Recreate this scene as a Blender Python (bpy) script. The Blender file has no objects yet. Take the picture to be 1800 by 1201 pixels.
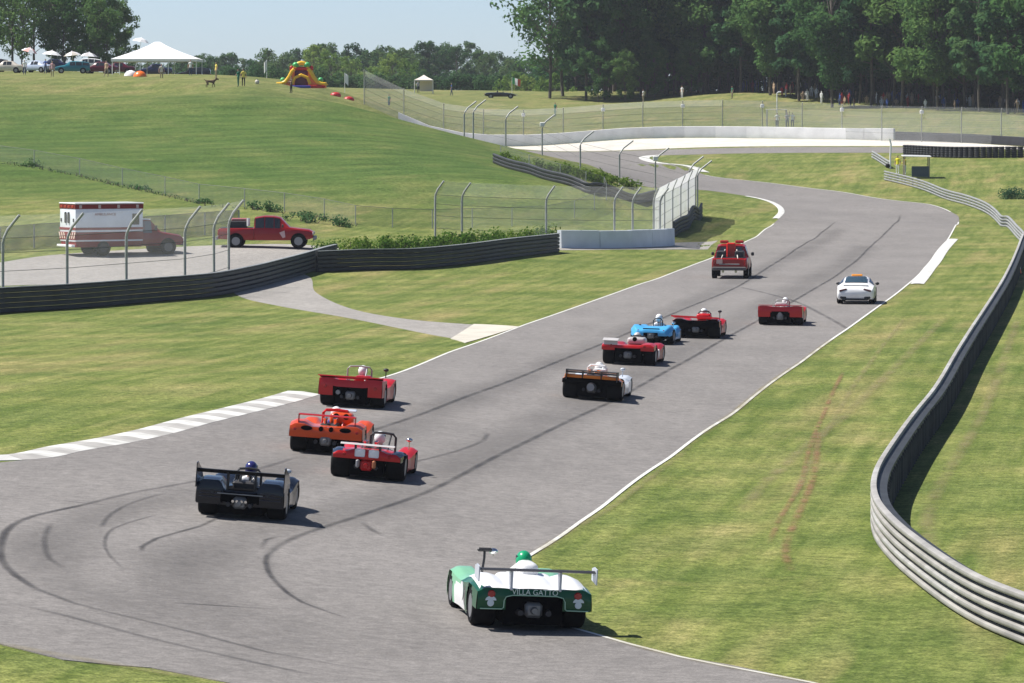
import bpy, bmesh, math, random
import numpy as np
from mathutils import Vector, Matrix, Euler
R = math.radians
random.seed(7); rng = np.random.default_rng(11)
scn = bpy.context.scene
col = scn.collection
# ------------------------------------------------------------------ camera, sky, sun, exposure
F = 8000.0      # focal length in photograph pixels (1800 wide)
HC = 9.0        # camera height above the track
YH = 200.0      # horizon row in the photograph
cam_d = bpy.data.cameras.new('camera'); cam = bpy.data.objects.new('camera', cam_d); col.objects.link(cam)
cam.location = (0, 0, HC); cam.rotation_euler = (R(90), 0, 0)
cam_d.sensor_width = 36; cam_d.lens = 36 * F / 1800
cam_d.shift_y = -(600.5 - YH) / 1800
cam_d.clip_start = 1; cam_d.clip_end = 12000
scn.camera = cam
SUN = Vector((-0.68, 0.14, 1.02)).normalized()      # towards the sun: left, ahead, high
w = bpy.data.worlds.new('World'); scn.world = w; w.use_nodes = True
nt = w.node_tree; bgn = nt.nodes['Background']
sky = nt.nodes.new('ShaderNodeTexSky'); sky.sky_type = 'NISHITA'; sky.sun_disc = False
sky.sun_elevation = math.asin(SUN.z); sky.sun_rotation = math.atan2(SUN.x, SUN.y)
sky.altitude = 0; sky.air_density = 0.46; sky.dust_density = 0.45; sky.ozone_density = 1.0
nt.links.new(sky.outputs[0], bgn.inputs[0]); bgn.inputs[1].default_value = 0.080
sd = bpy.data.lights.new('sun', 'SUN'); so = bpy.data.objects.new('sun', sd); col.objects.link(so)
sd.energy = 4.2; sd.angle = R(0.53); sd.color = (1.0, 0.955, 0.89)
so.rotation_euler = SUN.to_track_quat('Z', 'Y').to_euler(); so.location = (0, 100, 200)
vs = scn.view_settings; vs.view_transform = 'Standard'; vs.look = 'None'; vs.gamma = 1; vs.exposure = 0.82
vs.use_curve_mapping = False
scn.cycles.use_denoising = True

# ------------------------------------------------------------------ helpers
def tag(o, label=None, cat=None, group=None, kind=None):
    if label: o['label'] = label
    if cat: o['category'] = cat
    if group: o['group'] = group
    if kind: o['kind'] = kind
    return o
def link_mesh(name, me, parent=None, loc=None):
    o = bpy.data.objects.new(name, me); col.objects.link(o)
    if parent is not None: o.parent = parent
    if loc is not None: o.location = loc
    return o
def empty(name, loc=(0, 0, 0), rot=(0, 0, 0)):
    o = bpy.data.objects.new(name, None); col.objects.link(o)
    o.location = loc; o.rotation_euler = rot; o.empty_display_size = .3
    return o
def copy_tree(o, parent=None):
    c = o.copy(); col.objects.link(c); c.parent = parent
    for ch in list(o.children): copy_tree(ch, c)
    return c
class MB:
    """collects shapes into one mesh"""
    def __init__(s): s.v = []; s.f = []; s.m = []
    def add(s, vs_, fs, mi=0):
        n = len(s.v); s.v += [tuple(p) for p in vs_]
        for f in fs: s.f.append(tuple(i + n for i in f)); s.m.append(mi)
        return s
    def quad(s, a, b, c, d, mi=0): return s.add([a, b, c, d], [(0, 1, 2, 3)], mi)
    def bm(s, bm_, mi=0):
        bm_.verts.index_update()
        s.add([v.co[:] for v in bm_.verts], [[v.index for v in f.verts] for f in bm_.faces], mi); bm_.free(); return s
    def box(s, c, d, bev=0.0, mi=0, rot=None, seg=1):
        b = bmesh.new(); bmesh.ops.create_cube(b, size=1)
        for v in b.verts: v.co = Vector((v.co.x * d[0], v.co.y * d[1], v.co.z * d[2]))
        if bev > 0: bmesh.ops.bevel(b, geom=b.edges[:], offset=bev, segments=seg, affect='EDGES', profile=.5)
        M = (Euler(rot).to_matrix() if rot else Matrix.Identity(3))
        for v in b.verts: v.co = M @ v.co + Vector(c)
        return s.bm(b, mi)
    def tube(s, pts, r, n=8, mi=0, cap=True, rad=None):
        pts = [Vector(p) for p in pts]; rings = []
        for i, p in enumerate(pts):
            t = (pts[min(i + 1, len(pts) - 1)] - pts[max(i - 1, 0)]).normalized()
            up = Vector((0, 0, 1)) if abs(t.z) < .95 else Vector((0, 1, 0))
            a = t.cross(up).normalized(); b = a.cross(t)
            rr = rad[i] if rad else r
            rings.append([p + (a * math.cos(2 * math.pi * k / n) + b * math.sin(2 * math.pi * k / n)) * rr for k in range(n)])
        vs_ = [q for rg in rings for q in rg]; fs = []
        for i in range(len(pts) - 1):
            for k in range(n):
                k2 = (k + 1) % n; fs.append((i * n + k, i * n + k2, (i + 1) * n + k2, (i + 1) * n + k))
        if cap: fs += [tuple(range(n))[::-1], tuple((len(pts) - 1) * n + k for k in range(n))]
        return s.add(vs_, fs, mi)
    def lathe(s, prof, n=24, axis='x', c=(0, 0, 0), mi=0, caps=True):
        """prof: (along, radius)"""
        vs_ = []; fs = []
        for a, r in prof:
            for k in range(n):
                t = 2 * math.pi * k / n; p = (r * math.cos(t), r * math.sin(t))
                q = (a, p[0], p[1]) if axis == 'x' else ((p[0], a, p[1]) if axis == 'y' else (p[0], p[1], a))
                vs_.append((q[0] + c[0], q[1] + c[1], q[2] + c[2]))
        for i in range(len(prof) - 1):
            for k in range(n):
                k2 = (k + 1) % n; fs.append((i * n + k, i * n + k2, (i + 1) * n + k2, (i + 1) * n + k))
        if caps: fs += [tuple(range(n))[::-1], tuple((len(prof) - 1) * n + k for k in range(n))]
        return s.add(vs_, fs, mi)
    def sphere(s, c, r, mi=0, n=14, sc=(1, 1, 1)):
        b = bmesh.new(); bmesh.ops.create_uvsphere(b, u_segments=n, v_segments=max(6, n // 2), radius=r)
        for v in b.verts: v.co = Vector((v.co.x * sc[0] + c[0], v.co.y * sc[1] + c[1], v.co.z * sc[2] + c[2]))
        return s.bm(b, mi)
    def mesh(s, name, mats, smooth=35):
        me = bpy.data.meshes.new(name); me.from_pydata(s.v, [], s.f)
        for m in (mats if isinstance(mats, (list, tuple)) else [mats]): me.materials.append(m)
        if any(s.m): me.polygons.foreach_set('material_index', s.m)
        if smooth is not None:
            me.polygons.foreach_set('use_smooth', [True] * len(me.polygons)); me.set_sharp_from_angle(angle=R(smooth))
        me.update(); return me
    def build(s, name, mats, parent=None, smooth=35, loc=None):
        return link_mesh(name, s.mesh(name, mats, smooth), parent, loc)
def smooth01(a, b, x):
    t = np.clip((x - a) / (b - a), 0, 1); return t * t * (3 - 2 * t)
def catmull(pts, step=1.5, closed=False):
    """resample a polyline of 2-D or 3-D points smoothly at about `step` spacing"""
    P = [np.array(p, float) for p in pts]; out = []
    for i in range(len(P) - 1):
        p0 = P[max(i - 1, 0)]; p1 = P[i]; p2 = P[i + 1]; p3 = P[min(i + 2, len(P) - 1)]
        n = max(1, int(np.linalg.norm(p2 - p1) / step))
        for k in range(n):
            t = k / n
            out.append(.5 * ((2 * p1) + (p2 - p0) * t + (2 * p0 - 5 * p1 + 4 * p2 - p3) * t * t + (3 * p1 - p0 - 3 * p2 + p3) * t ** 3))
    out.append(P[-1]); return out

# ------------------------------------------------------------------ materials
MATS = {}
def mat(name, c, rough=.6, metal=0., var=0., vscale=3., bump=0., bscale=20., coat=0., spec=.5, c2=None, detail=4, alpha=None, trans=0., em=None, soft=False, thin=False):
    if name in MATS: return MATS[name]
    m = bpy.data.materials.new(name); m.use_nodes = True; n = m.node_tree.nodes; L = m.node_tree.links
    b = n['Principled BSDF']; b.inputs['Base Color'].default_value = (*c, 1); b.inputs['Roughness'].default_value = rough
    b.inputs['Metallic'].default_value = metal; b.inputs['Coat Weight'].default_value = coat; b.inputs['Coat Roughness'].default_value = .06
    b.inputs['Specular IOR Level'].default_value = spec; b.inputs['Transmission Weight'].default_value = trans
    tc = None
    if var > 0 or c2 or bump > 0: tc = n.new('ShaderNodeTexCoord')
    if var > 0 or c2:
        t = n.new('ShaderNodeTexNoise'); t.inputs['Scale'].default_value = vscale; t.inputs['Detail'].default_value = detail
        L.new(tc.outputs['Object'], t.inputs['Vector'])
        rp = n.new('ShaderNodeValToRGB'); rp.color_ramp.elements[0].position = .3; rp.color_ramp.elements[1].position = .7
        ca = [x * (1 - var) for x in c]; cb = c2 if c2 else [min(1, x * (1 + var)) for x in c]
        rp.color_ramp.elements[0].color = (*ca, 1); rp.color_ramp.elements[1].color = (*cb, 1)
        L.new(t.outputs['Fac'], rp.inputs[0]); L.new(rp.outputs[0], b.inputs['Base Color'])
    if bump > 0:
        t2 = n.new('ShaderNodeTexNoise'); t2.inputs['Scale'].default_value = bscale; t2.inputs['Detail'].default_value = 3
        L.new(tc.outputs['Object'], t2.inputs['Vector'])
        bp = n.new('ShaderNodeBump'); bp.inputs['Strength'].default_value = bump; bp.inputs['Distance'].default_value = .05
        L.new(t2.outputs['Fac'], bp.inputs['Height']); L.new(bp.outputs[0], b.inputs['Normal'])
    if alpha is not None:                                   # partly open or worn surface
        out = n['Material Output']; mx = n.new('ShaderNodeMixShader'); tr = n.new('ShaderNodeBsdfTransparent')
        L.new(tr.outputs[0], mx.inputs[1]); sh_out = b.outputs[0]
        if thin:                                            # wire mesh is lit from either side
            tl = n.new('ShaderNodeBsdfTranslucent'); tl.inputs[0].default_value = (*c, 1); m2_ = n.new('ShaderNodeMixShader'); L.new(b.outputs[0], m2_.inputs[1]); L.new(tl.outputs[0], m2_.inputs[2]); sh_out = m2_.outputs[0]
        L.new(sh_out, mx.inputs[2]); L.new(mx.outputs[0], out.inputs['Surface'])
        tc2 = n.new('ShaderNodeTexCoord'); t3 = n.new('ShaderNodeTexNoise'); t3.inputs['Scale'].default_value = alpha[1]; t3.inputs['Detail'].default_value = 5
        L.new(tc2.outputs['Object'], t3.inputs['Vector'])
        mr = n.new('ShaderNodeMapRange'); mr.inputs['From Min'].default_value = .3; mr.inputs['From Max'].default_value = .7
        mr.inputs['To Min'].default_value = alpha[0] * alpha[2]; mr.inputs['To Max'].default_value = alpha[0]
        L.new(t3.outputs['Fac'], mr.inputs['Value'])
        if soft:
            at_ = n.new('ShaderNodeAttribute'); at_.attribute_name = 'soft'; mu = n.new('ShaderNodeMath'); mu.operation = 'MULTIPLY'; L.new(at_.outputs['Fac'], mu.inputs[0]); L.new(mr.outputs[0], mu.inputs[1]); L.new(mu.outputs[0], mx.inputs[0])
        else: L.new(mr.outputs[0], mx.inputs[0])
    if em: b.inputs['Emission Color'].default_value = (*em[:3], 1); b.inputs['Emission Strength'].default_value = em[3]
    MATS[name] = m; return m
def paint(name, c, rough=.28): return mat('paint_' + name, c, rough, 0, .06, 2.5, coat=.25, spec=.3)
def leaf_mat(name, dark, mid, light):
    m = bpy.data.materials.new(name); m.use_nodes = True; n = m.node_tree.nodes; L = m.node_tree.links
    out = n['Material Output']; n.remove(n['Principled BSDF'])
    tc = n.new('ShaderNodeTexCoord'); t = n.new('ShaderNodeTexNoise'); t.inputs['Scale'].default_value = .55; t.inputs['Detail'].default_value = 3
    L.new(tc.outputs['Object'], t.inputs['Vector'])
    oi = n.new('ShaderNodeObjectInfo'); ad = n.new('ShaderNodeMath'); ad.operation = 'MULTIPLY_ADD'
    ad.inputs[1].default_value = .35; L.new(oi.outputs['Random'], ad.inputs[0]); L.new(t.outputs['Fac'], ad.inputs[2])
    rp = n.new('ShaderNodeValToRGB'); e = rp.color_ramp.elements; e[0].position = .42; e[0].color = (*dark, 1); e[1].position = .9; e[1].color = (*light, 1)
    k = e.new(.66); k.color = (*mid, 1)
    L.new(ad.outputs[0], rp.inputs[0])
    d = n.new('ShaderNodeBsdfDiffuse'); tr = n.new('ShaderNodeBsdfTranslucent'); mx = n.new('ShaderNodeMixShader'); mx.inputs[0].default_value = .5
    L.new(rp.outputs[0], d.inputs[0]); L.new(rp.outputs[0], tr.inputs[0]); L.new(d.outputs[0], mx.inputs[1]); L.new(tr.outputs[0], mx.inputs[2])
    L.new(mx.outputs[0], out.inputs['Surface']); MATS[name] = m; return m

BLACK = mat('black_rubber', (.010, .010, .011), .8, 0, .3, 4, spec=.15)
TYRE = mat('tyre', (.009, .009, .010), .85, 0, .25, 9, spec=.12)
DARK = mat('dark_metal', (.03, .03, .034), .5, .3)
DARKER = mat('shadow_black', (.003, .003, .004), .9, spec=.05)
STEEL = mat('galvanised', (.33, .32, .30), .6, .15, .2, 1.2)
STEELD = mat('weathered_galvanised', (.30, .31, .31), .6, .35, .2, 2.0)
CHROME = mat('chrome', (.7, .7, .7), .15, 1.)
ALLOY = mat('alloy', (.26, .26, .27), .45, .6)
GLASS = mat('dark_glass', (.02, .025, .03), .08, 0, coat=.3)
GLASSL = mat('pale_glass', (.10, .14, .17), .1, 0, coat=.3)
WHITEP = paint('white', (.80, .80, .80))
REDLIGHT = mat('red_lens', (.35, .01, .01), .2, coat=.5)
# ------------------------------------------------------------------ terrain
# control points: (photo x, photo y, distance) read from the photograph, plus plain world points (x, y, z)
def P3(px, py, d): return ((px - 900) / F * d, d, HC - (py - YH) / F * d)
CT = [P3(*c) for c in [
 (100, 450, 255), (300, 445, 258), (500, 437, 262), (0, 500, 228), (0, 285, 350), (330, 350, 315), (600, 387, 300), (760, 402, 298), (950, 400, 300),
 (100, 370, 292), (-150, 330, 330), (0, 210, 408), (0, 148, 450), (300, 252, 380), (300, 166, 447), (300, 300, 347), (130, 240, 390), (450, 200, 415),
 (600, 300, 345), (600, 232, 390), (600, 182, 430), (480, 157, 450), (105, 126, 560), (280, 133, 525), (428, 145, 475), (530, 155, 500), (600, 162, 520),
 (745, 164, 650), (880, 173, 640), (700, 209, 425), (760, 237, 405), (830, 263, 388), (900, 287, 370), (960, 311, 350), (1050, 338, 335),
 (850, 270, 478), (760, 245, 515), (1100, 244, 515), (1570, 249, 500), (1800, 262, 478), (1700, 279, 455), (1250, 275, 470), (1240, 308, 435), (1240, 335, 405),
 (1160, 290, 440), (1000, 272, 475), (1400, 300, 445), (1560, 307, 430), (1640, 360, 385), (1685, 390, 362), (1790, 400, 360), (1800, 330, 415),
 (1380, 375, 365), (1300, 345, 395),  (1100, 201, 560), (1100, 181, 640), (1240, 167, 640), (1400, 191, 610), (1500, 214, 545),
 (1640, 190, 600), (1800, 206, 560), (1800, 241, 500), (700, 194, 555), (950, 177, 630), (900, 205, 565), (1130, 340, 375), (1100, 310, 405)]]
CT += [P3(*c) for c in [(0, 136, 500), (200, 139, 490), (350, 144, 490), (-120, 134, 520), (-60, 128, 560), (200, 128, 570), (400, 140, 540), (350, 150, 455)]]
CT += [(-7, 440, 5.0), (-10, 440, 6.0), (-12, 462, 7.8), (-16, 475, 10.2), (20, 720, 12.5), (80, 700, 12), (50, 800, 12), (0, 1000, 8), (60, 1000, 9), (-70, 700, 14),
 (-40, 800, 10), (-120, 460, 13.5), (-130, 340, 6), (-75, 250, 1.5), (-50, 180, .6), (-40, 120, .8), (60, 150, -.3), (80, 250, 0), (80, 330, .6), (90, 450, 4.6), (110, 600, 9),
 (-120, 1000, 8), (150, 800, 10), (150, 400, 3), (-30, 70, .6), (40, 70, -.5), (150, 200, 0), (-150, 150, .8)]
# the corner is banked: left side of the road up, right side down
for y in (78, 92, 108, 124, 142): CT += [(-18 + (y - 78) * .06, y, .62), (-12 + (y - 78) * .1, y, .5), (-1 + (y - 78) * .13, y, -.42), (8 + (y - 78) * .1, y, -.5), (22, y, -.45)]
for y in (168, 192): k = .5 if y == 168 else .2; CT += [(-3 + (y - 168) * .14, y, .45 * k), (10.5 + (y - 168) * .14, y, -.4 * k), (-22, y, .5 * k), (24, y, -.4 * k)]
for y in (215, 240, 265, 290): CT += [(5 + (y - 215) * .14 - 2, y, .02), (17.5 + (y - 215) * .14, y, .0), (38, y, 0)]
CT += [(-30, 205, .15), (-18, 215, .15), (-8, 228, .1), (0, 250, .1), (6, 285, .3), ]
CT += [((px - 900) / F * d, d, z) for px, dz in ((1230, .1), (1280, .05), (1350, .02), (1430, 0), (1520, -.04), (1620, -.1)) for d, z in ((300, .04), (316, .12), (332, .30), (348, .58))]
CT = np.array(CT, float); N = len(CT)
def _tps(r2): return np.where(r2 > 0, .5 * r2 * np.log(np.maximum(r2, 1e-12)), 0)
_S = 100.0; _xy = CT[:, :2] / _S
_K = _tps(((_xy[:, None] - _xy[None]) ** 2).sum(-1)) + np.eye(N) * 6e-4
_Pm = np.hstack([np.ones((N, 1)), _xy]); _A = np.block([[_K, _Pm], [_Pm.T, np.zeros((3, 3))]])
_W = np.linalg.solve(_A, np.concatenate([CT[:, 2], np.zeros(3)]))
def hz(x, y):
    x = np.clip(np.atleast_1d(np.asarray(x, float)), -130, 150) / _S; y = np.clip(np.atleast_1d(np.asarray(y, float)), 60, 1000) / _S
    sh = x.shape; q = np.stack([x.ravel(), y.ravel()], 1); out = np.empty(len(q))
    for i in range(0, len(q), 20000):
        b = q[i:i + 20000]; out[i:i + 20000] = _tps(((b[:, None] - _xy[None]) ** 2).sum(-1)) @ _W[:N] + _W[N] + b @ _W[N + 1:]
    return np.clip(out.reshape(sh), -1.5, 18)
def h1(x, y): return float(hz(x, y)[0])
def nrm(x, y, e=.7):
    return Vector((h1(x - e, y) - h1(x + e, y), h1(x, y - e) - h1(x, y + e), 2 * e)).normalized()
_D = np.concatenate([np.arange(62, 560, .5), np.arange(560, 950, 1.5)])
def unp(px, py, up=0.0, dmin=0):
    """first point of the ground (raised by `up`) on the line of sight of a photo pixel"""
    xs = (px - 900) / F * _D; zr = HC - (py - YH) / F * _D; g = zr - hz(xs, _D) - up
    idx = np.where((g <= 0) & (_D >= dmin))[0]
    if len(idx) == 0: i = len(_D) - 1; return (xs[i], _D[i])
    i = idx[0]
    if i == 0: d = _D[0]
    else:
        t = g[i - 1] / (g[i - 1] - g[i] + 1e-9); d = _D[i - 1] + (_D[i] - _D[i - 1]) * min(max(t, 0), 1)
    return ((px - 900) / F * d, d)
def pos(px, py, up=0.0, dmin=0):
    x, y = unp(px, py, up, dmin); return Vector((x, y, h1(x, y)))
def at(px, d):
    x = (px - 900) / F * d; return Vector((x, d, h1(x, d)))

def axis_coords(lo, f0, f1, hi, step, grow=1.35):
    a = list(np.arange(f0, f1 + .01, step)); s = step; v = f0
    while v > lo: s *= grow; v -= s; a.insert(0, max(v, lo))
    s = step; v = a[-1]
    while v < hi: s *= grow; v += s; a.append(min(v, hi))
    return np.array(a)
gx = axis_coords(-2400, -75, 90, 2400, 1.5); gy = axis_coords(-150, 60, 700, 4200, 1.5)
GX, GY = np.meshgrid(gx, gy); GZ = hz(GX, GY)
# little unevenness off the road
def lowfreq(x, y): return .035 * np.sin(x * .9 + 1.7 * np.sin(y * .31)) * np.sin(y * .53 + 1.1 * np.sin(x * .47)) + .05 * np.sin(x * .23 + y * .17) * np.sin(y * .11)
ny_, nx_ = GX.shape
vv = np.stack([GX.ravel(), GY.ravel(), GZ.ravel()], 1)
ii = (np.arange(ny_ - 1)[:, None] * nx_ + np.arange(nx_ - 1)[None]).ravel()
ff = np.stack([ii, ii + 1, ii + nx_ + 1, ii + nx_], 1)
gm = bpy.data.meshes.new('ground'); gm.from_pydata(vv.tolist(), [], ff.tolist()); gm.polygons.foreach_set('use_smooth', [True] * len(gm.polygons))
# lushness of the turf, read by the material: watered hillside against the dry mown run-off
ca = gm.attributes.new('lush', 'FLOAT', 'POINT')
lush = smooth01(292, 340, GY + GX * .15) * smooth01(16, -6, GX + (GY - 340) * .05) * smooth01(470, 412, GY + 6 * np.sin(GX * .17 + 2))
ca.data.foreach_set('value', lush.ravel().astype(np.float32))
parched = np.maximum(smooth01(478, 500, GY) * smooth01(-60, -20, GX) * .26, smooth01(405, 480, GY + 7 * np.sin(GX * .21) + 4 * np.sin(GX * .57 + 1)) * smooth01(640, 560, GY) * smooth01(-12, -20, GX) * .22)
gm.attributes.new('parched', 'FLOAT', 'POINT').data.foreach_set('value', parched.ravel().astype(np.float32))
ground = link_mesh('ground', gm); tag(ground, 'rolling mown grass of the circuit grounds', 'ground', kind='structure')
def grass_material():
    m = bpy.data.materials.new('mown_grass'); m.use_nodes = True; n = m.node_tree.nodes; L = m.node_tree.links; b = n['Principled BSDF']
    tc = n.new('ShaderNodeTexCoord')
    def noise(scale, det, stretch=None, rot=0, rough=.55):
        t = n.new('ShaderNodeTexNoise'); t.inputs['Scale'].default_value = scale; t.inputs['Detail'].default_value = det; t.inputs['Roughness'].default_value = rough
        if stretch:
            mp = n.new('ShaderNodeMapping'); mp.inputs['Scale'].default_value = stretch; mp.inputs['Rotation'].default_value = (0, 0, rot)
            L.new(tc.outputs['Object'], mp.inputs[0]); L.new(mp.outputs[0], t.inputs['Vector'])
        else: L.new(tc.outputs['Object'], t.inputs['Vector'])
        return t
    def ramp(src, p0, c0, p1, c1, mid=None):
        r = n.new('ShaderNodeValToRGB'); e = r.color_ramp.elements; e[0].position = p0; e[0].color = (*c0, 1); e[1].position = p1; e[1].color = (*c1, 1)
        if mid: k = e.new(mid[0]); k.color = (*mid[1], 1)
        L.new(src, r.inputs[0]); return r
    def mixc(f, a, bb, mode='MIX', fac=None):
        x = n.new('ShaderNodeMix'); x.data_type = 'RGBA'; x.blend_type = mode
        if f is not None: L.new(f, x.inputs[0])
        else: x.inputs[0].default_value = fac
        L.new(a, x.inputs[6]); L.new(bb, x.inputs[7]); return x.outputs[2]
    big = noise(.035, 4); med = noise(.22, 4, (1, .45, 1), .25); streak_h = noise(.9, 3, (.16, 1, 1), -.12); streak_r = noise(1.0, 4, (.5, 11, 1), R(-8)); streak_r2 = noise(1.0, 3, (2.6, 30, 1), R(-9))
    for t_ in (streak_r, streak_r2): t_.inputs['Vector'].links[0].from_node.vector_type = 'TEXTURE'; fine = noise(3.2, 5, rough=.75); blade = noise(14, 3, rough=.8); mott = noise(1.1, 6, (1, .6, 1), .3, .72)
    dry = ramp(med.outputs['Fac'], .3, (.098, .138, .036), .74, (.192, .200, .076), (.52, (.138, .172, .048)))
    wet = ramp(med.outputs['Fac'], .3, (.050, .100, .020), .75, (.104, .140, .040), (.52, (.068, .117, .027)))
    at_ = n.new('ShaderNodeAttribute'); at_.attribute_name = 'lush'
    ad = n.new('ShaderNodeMath'); ad.operation = 'MULTIPLY_ADD'; ad.inputs[1].default_value = 1.0
    sb = n.new('ShaderNodeMath'); sb.operation = 'MULTIPLY_ADD'; sb.inputs[1].default_value = .9; sb.inputs[2].default_value = -.45
    L.new(big.outputs['Fac'], sb.inputs[0]); L.new(at_.outputs['Fac'], ad.inputs[0]); L.new(sb.outputs[0], ad.inputs[2]); ad.use_clamp = True
    base = mixc(ad.outputs[0], dry.outputs[0], wet.outputs[0])
    sh_ = ramp(streak_h.outputs['Fac'], .3, (.74, .76, .72), .7, (1.24, 1.2, 1.2)); sr_ = ramp(streak_r.outputs['Fac'], .34, (.72, .80, .64), .66, (1.30, 1.2, 1.36))
    st = mixc(at_.outputs['Fac'], sr_.outputs[0], sh_.outputs[0]); base = mixc(None, base, st, 'MULTIPLY', .9)
    tn = ramp(streak_r2.outputs['Fac'], .52, (0, 0, 0), .72, (1, 1, 1)); tan_ = n.new('ShaderNodeRGB'); tan_.outputs[0].default_value = (.27, .225, .11, 1)
    iv = n.new('ShaderNodeMath'); iv.operation = 'SUBTRACT'; iv.inputs[0].default_value = 1; L.new(at_.outputs['Fac'], iv.inputs[1]); tm = n.new('ShaderNodeMath'); tm.operation = 'MULTIPLY'; L.new(tn.outputs[0], tm.inputs[0]); L.new(iv.outputs[0], tm.inputs[1]); tm2 = n.new('ShaderNodeMath'); tm2.operation = 'MULTIPLY'; tm2.inputs[1].default_value = .6; L.new(tm.outputs[0], tm2.inputs[0])
    base = mixc(tm2.outputs[0], base, tan_.outputs[0])
    pa_ = n.new('ShaderNodeAttribute'); pa_.attribute_name = 'parched'; pc_ = n.new('ShaderNodeRGB'); pc_.outputs[0].default_value = (.22, .21, .115, 1); base = mixc(pa_.outputs['Fac'], base, pc_.outputs[0])
    # mower passes: alternate stripes along the road
    wv = n.new('ShaderNodeTexWave'); wv.inputs['Scale'].default_value = .055; wv.inputs['Distortion'].default_value = 3.0; wv.inputs['Detail Scale'].default_value = .25; wv.inputs['Detail'].default_value = 2
    mp = n.new('ShaderNodeMapping'); mp.inputs['Rotation'].default_value = (0, 0, R(62)); L.new(tc.outputs['Object'], mp.inputs[0]); L.new(mp.outputs[0], wv.inputs['Vector'])
    ws = ramp(wv.outputs['Fac'], .2, (.86, .9, .86), .8, (1.1, 1.06, 1.08)); base = mixc(None, base, ws.outputs[0], 'MULTIPLY', .8)
    # bare, reddish and straw patches
    pt = noise(.085, 6, rough=.6); pr = ramp(pt.outputs['Fac'], .63, (0, 0, 0), .76, (1, 1, 1))
    straw = n.new('ShaderNodeRGB'); straw.outputs[0].default_value = (.30, .245, .115, 1)
    pm = n.new('ShaderNodeMath'); pm.operation = 'MULTIPLY'; pm.inputs[1].default_value = .5; L.new(pr.outputs[0], pm.inputs[0])
    base = mixc(pm.outputs[0], base, straw.outputs[0])
    mo = ramp(mott.outputs['Fac'], .3, (.66, .70, .62), .7, (1.32, 1.26, 1.3)); base = mixc(None, base, mo.outputs[0], 'MULTIPLY', .4)
    fr = ramp(fine.outputs['Fac'], .38, (.60, .64, .54), .62, (1.40, 1.34, 1.36)); base = mixc(None, base, fr.outputs[0], 'MULTIPLY', .85)
    br = ramp(blade.outputs['Fac'], .40, (.52, .56, .46), .60, (1.5, 1.42, 1.4)); base = mixc(None, base, br.outputs[0], 'MULTIPLY', .8)
    L.new(base, b.inputs['Base Color']); b.inputs['Roughness'].default_value = .9; b.inputs['Specular IOR Level'].default_value = .12
    bp = n.new('ShaderNodeBump'); bp.inputs['Strength'].default_value = .55; bp.inputs['Distance'].default_value = .09
    L.new(fine.outputs['Fac'], bp.inputs['Height']); L.new(bp.outputs[0], b.inputs['Normal'])
    return m
gm.materials.append(grass_material())

# ------------------------------------------------------------------ roads
def loft_sheet(name, Lp, Rp, m, zoff, nacross=10, step=1.4, parent=None):
    """a sheet between two edge curves (matched lists of world xy), lying on the terrain"""
    Lc, Rc = [], []
    for i in range(len(Lp) - 1):
        n = max(2, int(max(np.hypot(*(np.subtract(Lp[i + 1], Lp[i]))), np.hypot(*(np.subtract(Rp[i + 1], Rp[i])))) / step))
        for src, dst in ((Lp, Lc), (Rp, Rc)):
            p0 = np.array(src[max(i - 1, 0)]); p1 = np.array(src[i]); p2 = np.array(src[i + 1]); p3 = np.array(src[min(i + 2, len(src) - 1)])
            for k in range(n):
                t = k / n; dst.append(.5 * ((2 * p1) + (p2 - p0) * t + (2 * p0 - 5 * p1 + 4 * p2 - p3) * t * t + (3 * p1 - p0 - 3 * p2 + p3) * t ** 3))
    Lc.append(np.array(Lp[-1])); Rc.append(np.array(Rp[-1])); Lc = np.array(Lc); Rc = np.array(Rc)
    t = np.concatenate([[0], np.linspace(0, 1, nacross + 1), [1]]); nacross += 2
    G = Lc[:, None] * (1 - t)[None, :, None] + Rc[:, None] * t[None, :, None]
    Z = hz(G[..., 0], G[..., 1]) + zoff; Z[:, 0] -= zoff + .03; Z[:, -1] -= zoff + .03
    V = np.concatenate([G, Z[..., None]], -1).reshape(-1, 3); k = nacross + 1
    i0 = (np.arange(len(Lc) - 1)[:, None] * k + np.arange(nacross)[None]).ravel()
    Fq = np.stack([i0, i0 + 1, i0 + k + 1, i0 + k], 1)
    me = bpy.data.meshes.new(name); me.from_pydata(V.tolist(), [], Fq.tolist()); me.materials.append(m)
    # keep the faces up
    me.update()
    if me.polygons and np.mean([p.normal.z for p in me.polygons]) < 0: me.flip_normals()
    me.polygons.foreach_set('use_smooth', [True] * len(me.polygons)); me.set_sharp_from_angle(angle=R(25))
    o = link_mesh(name, me, parent); return o, Lc, Rc
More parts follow.
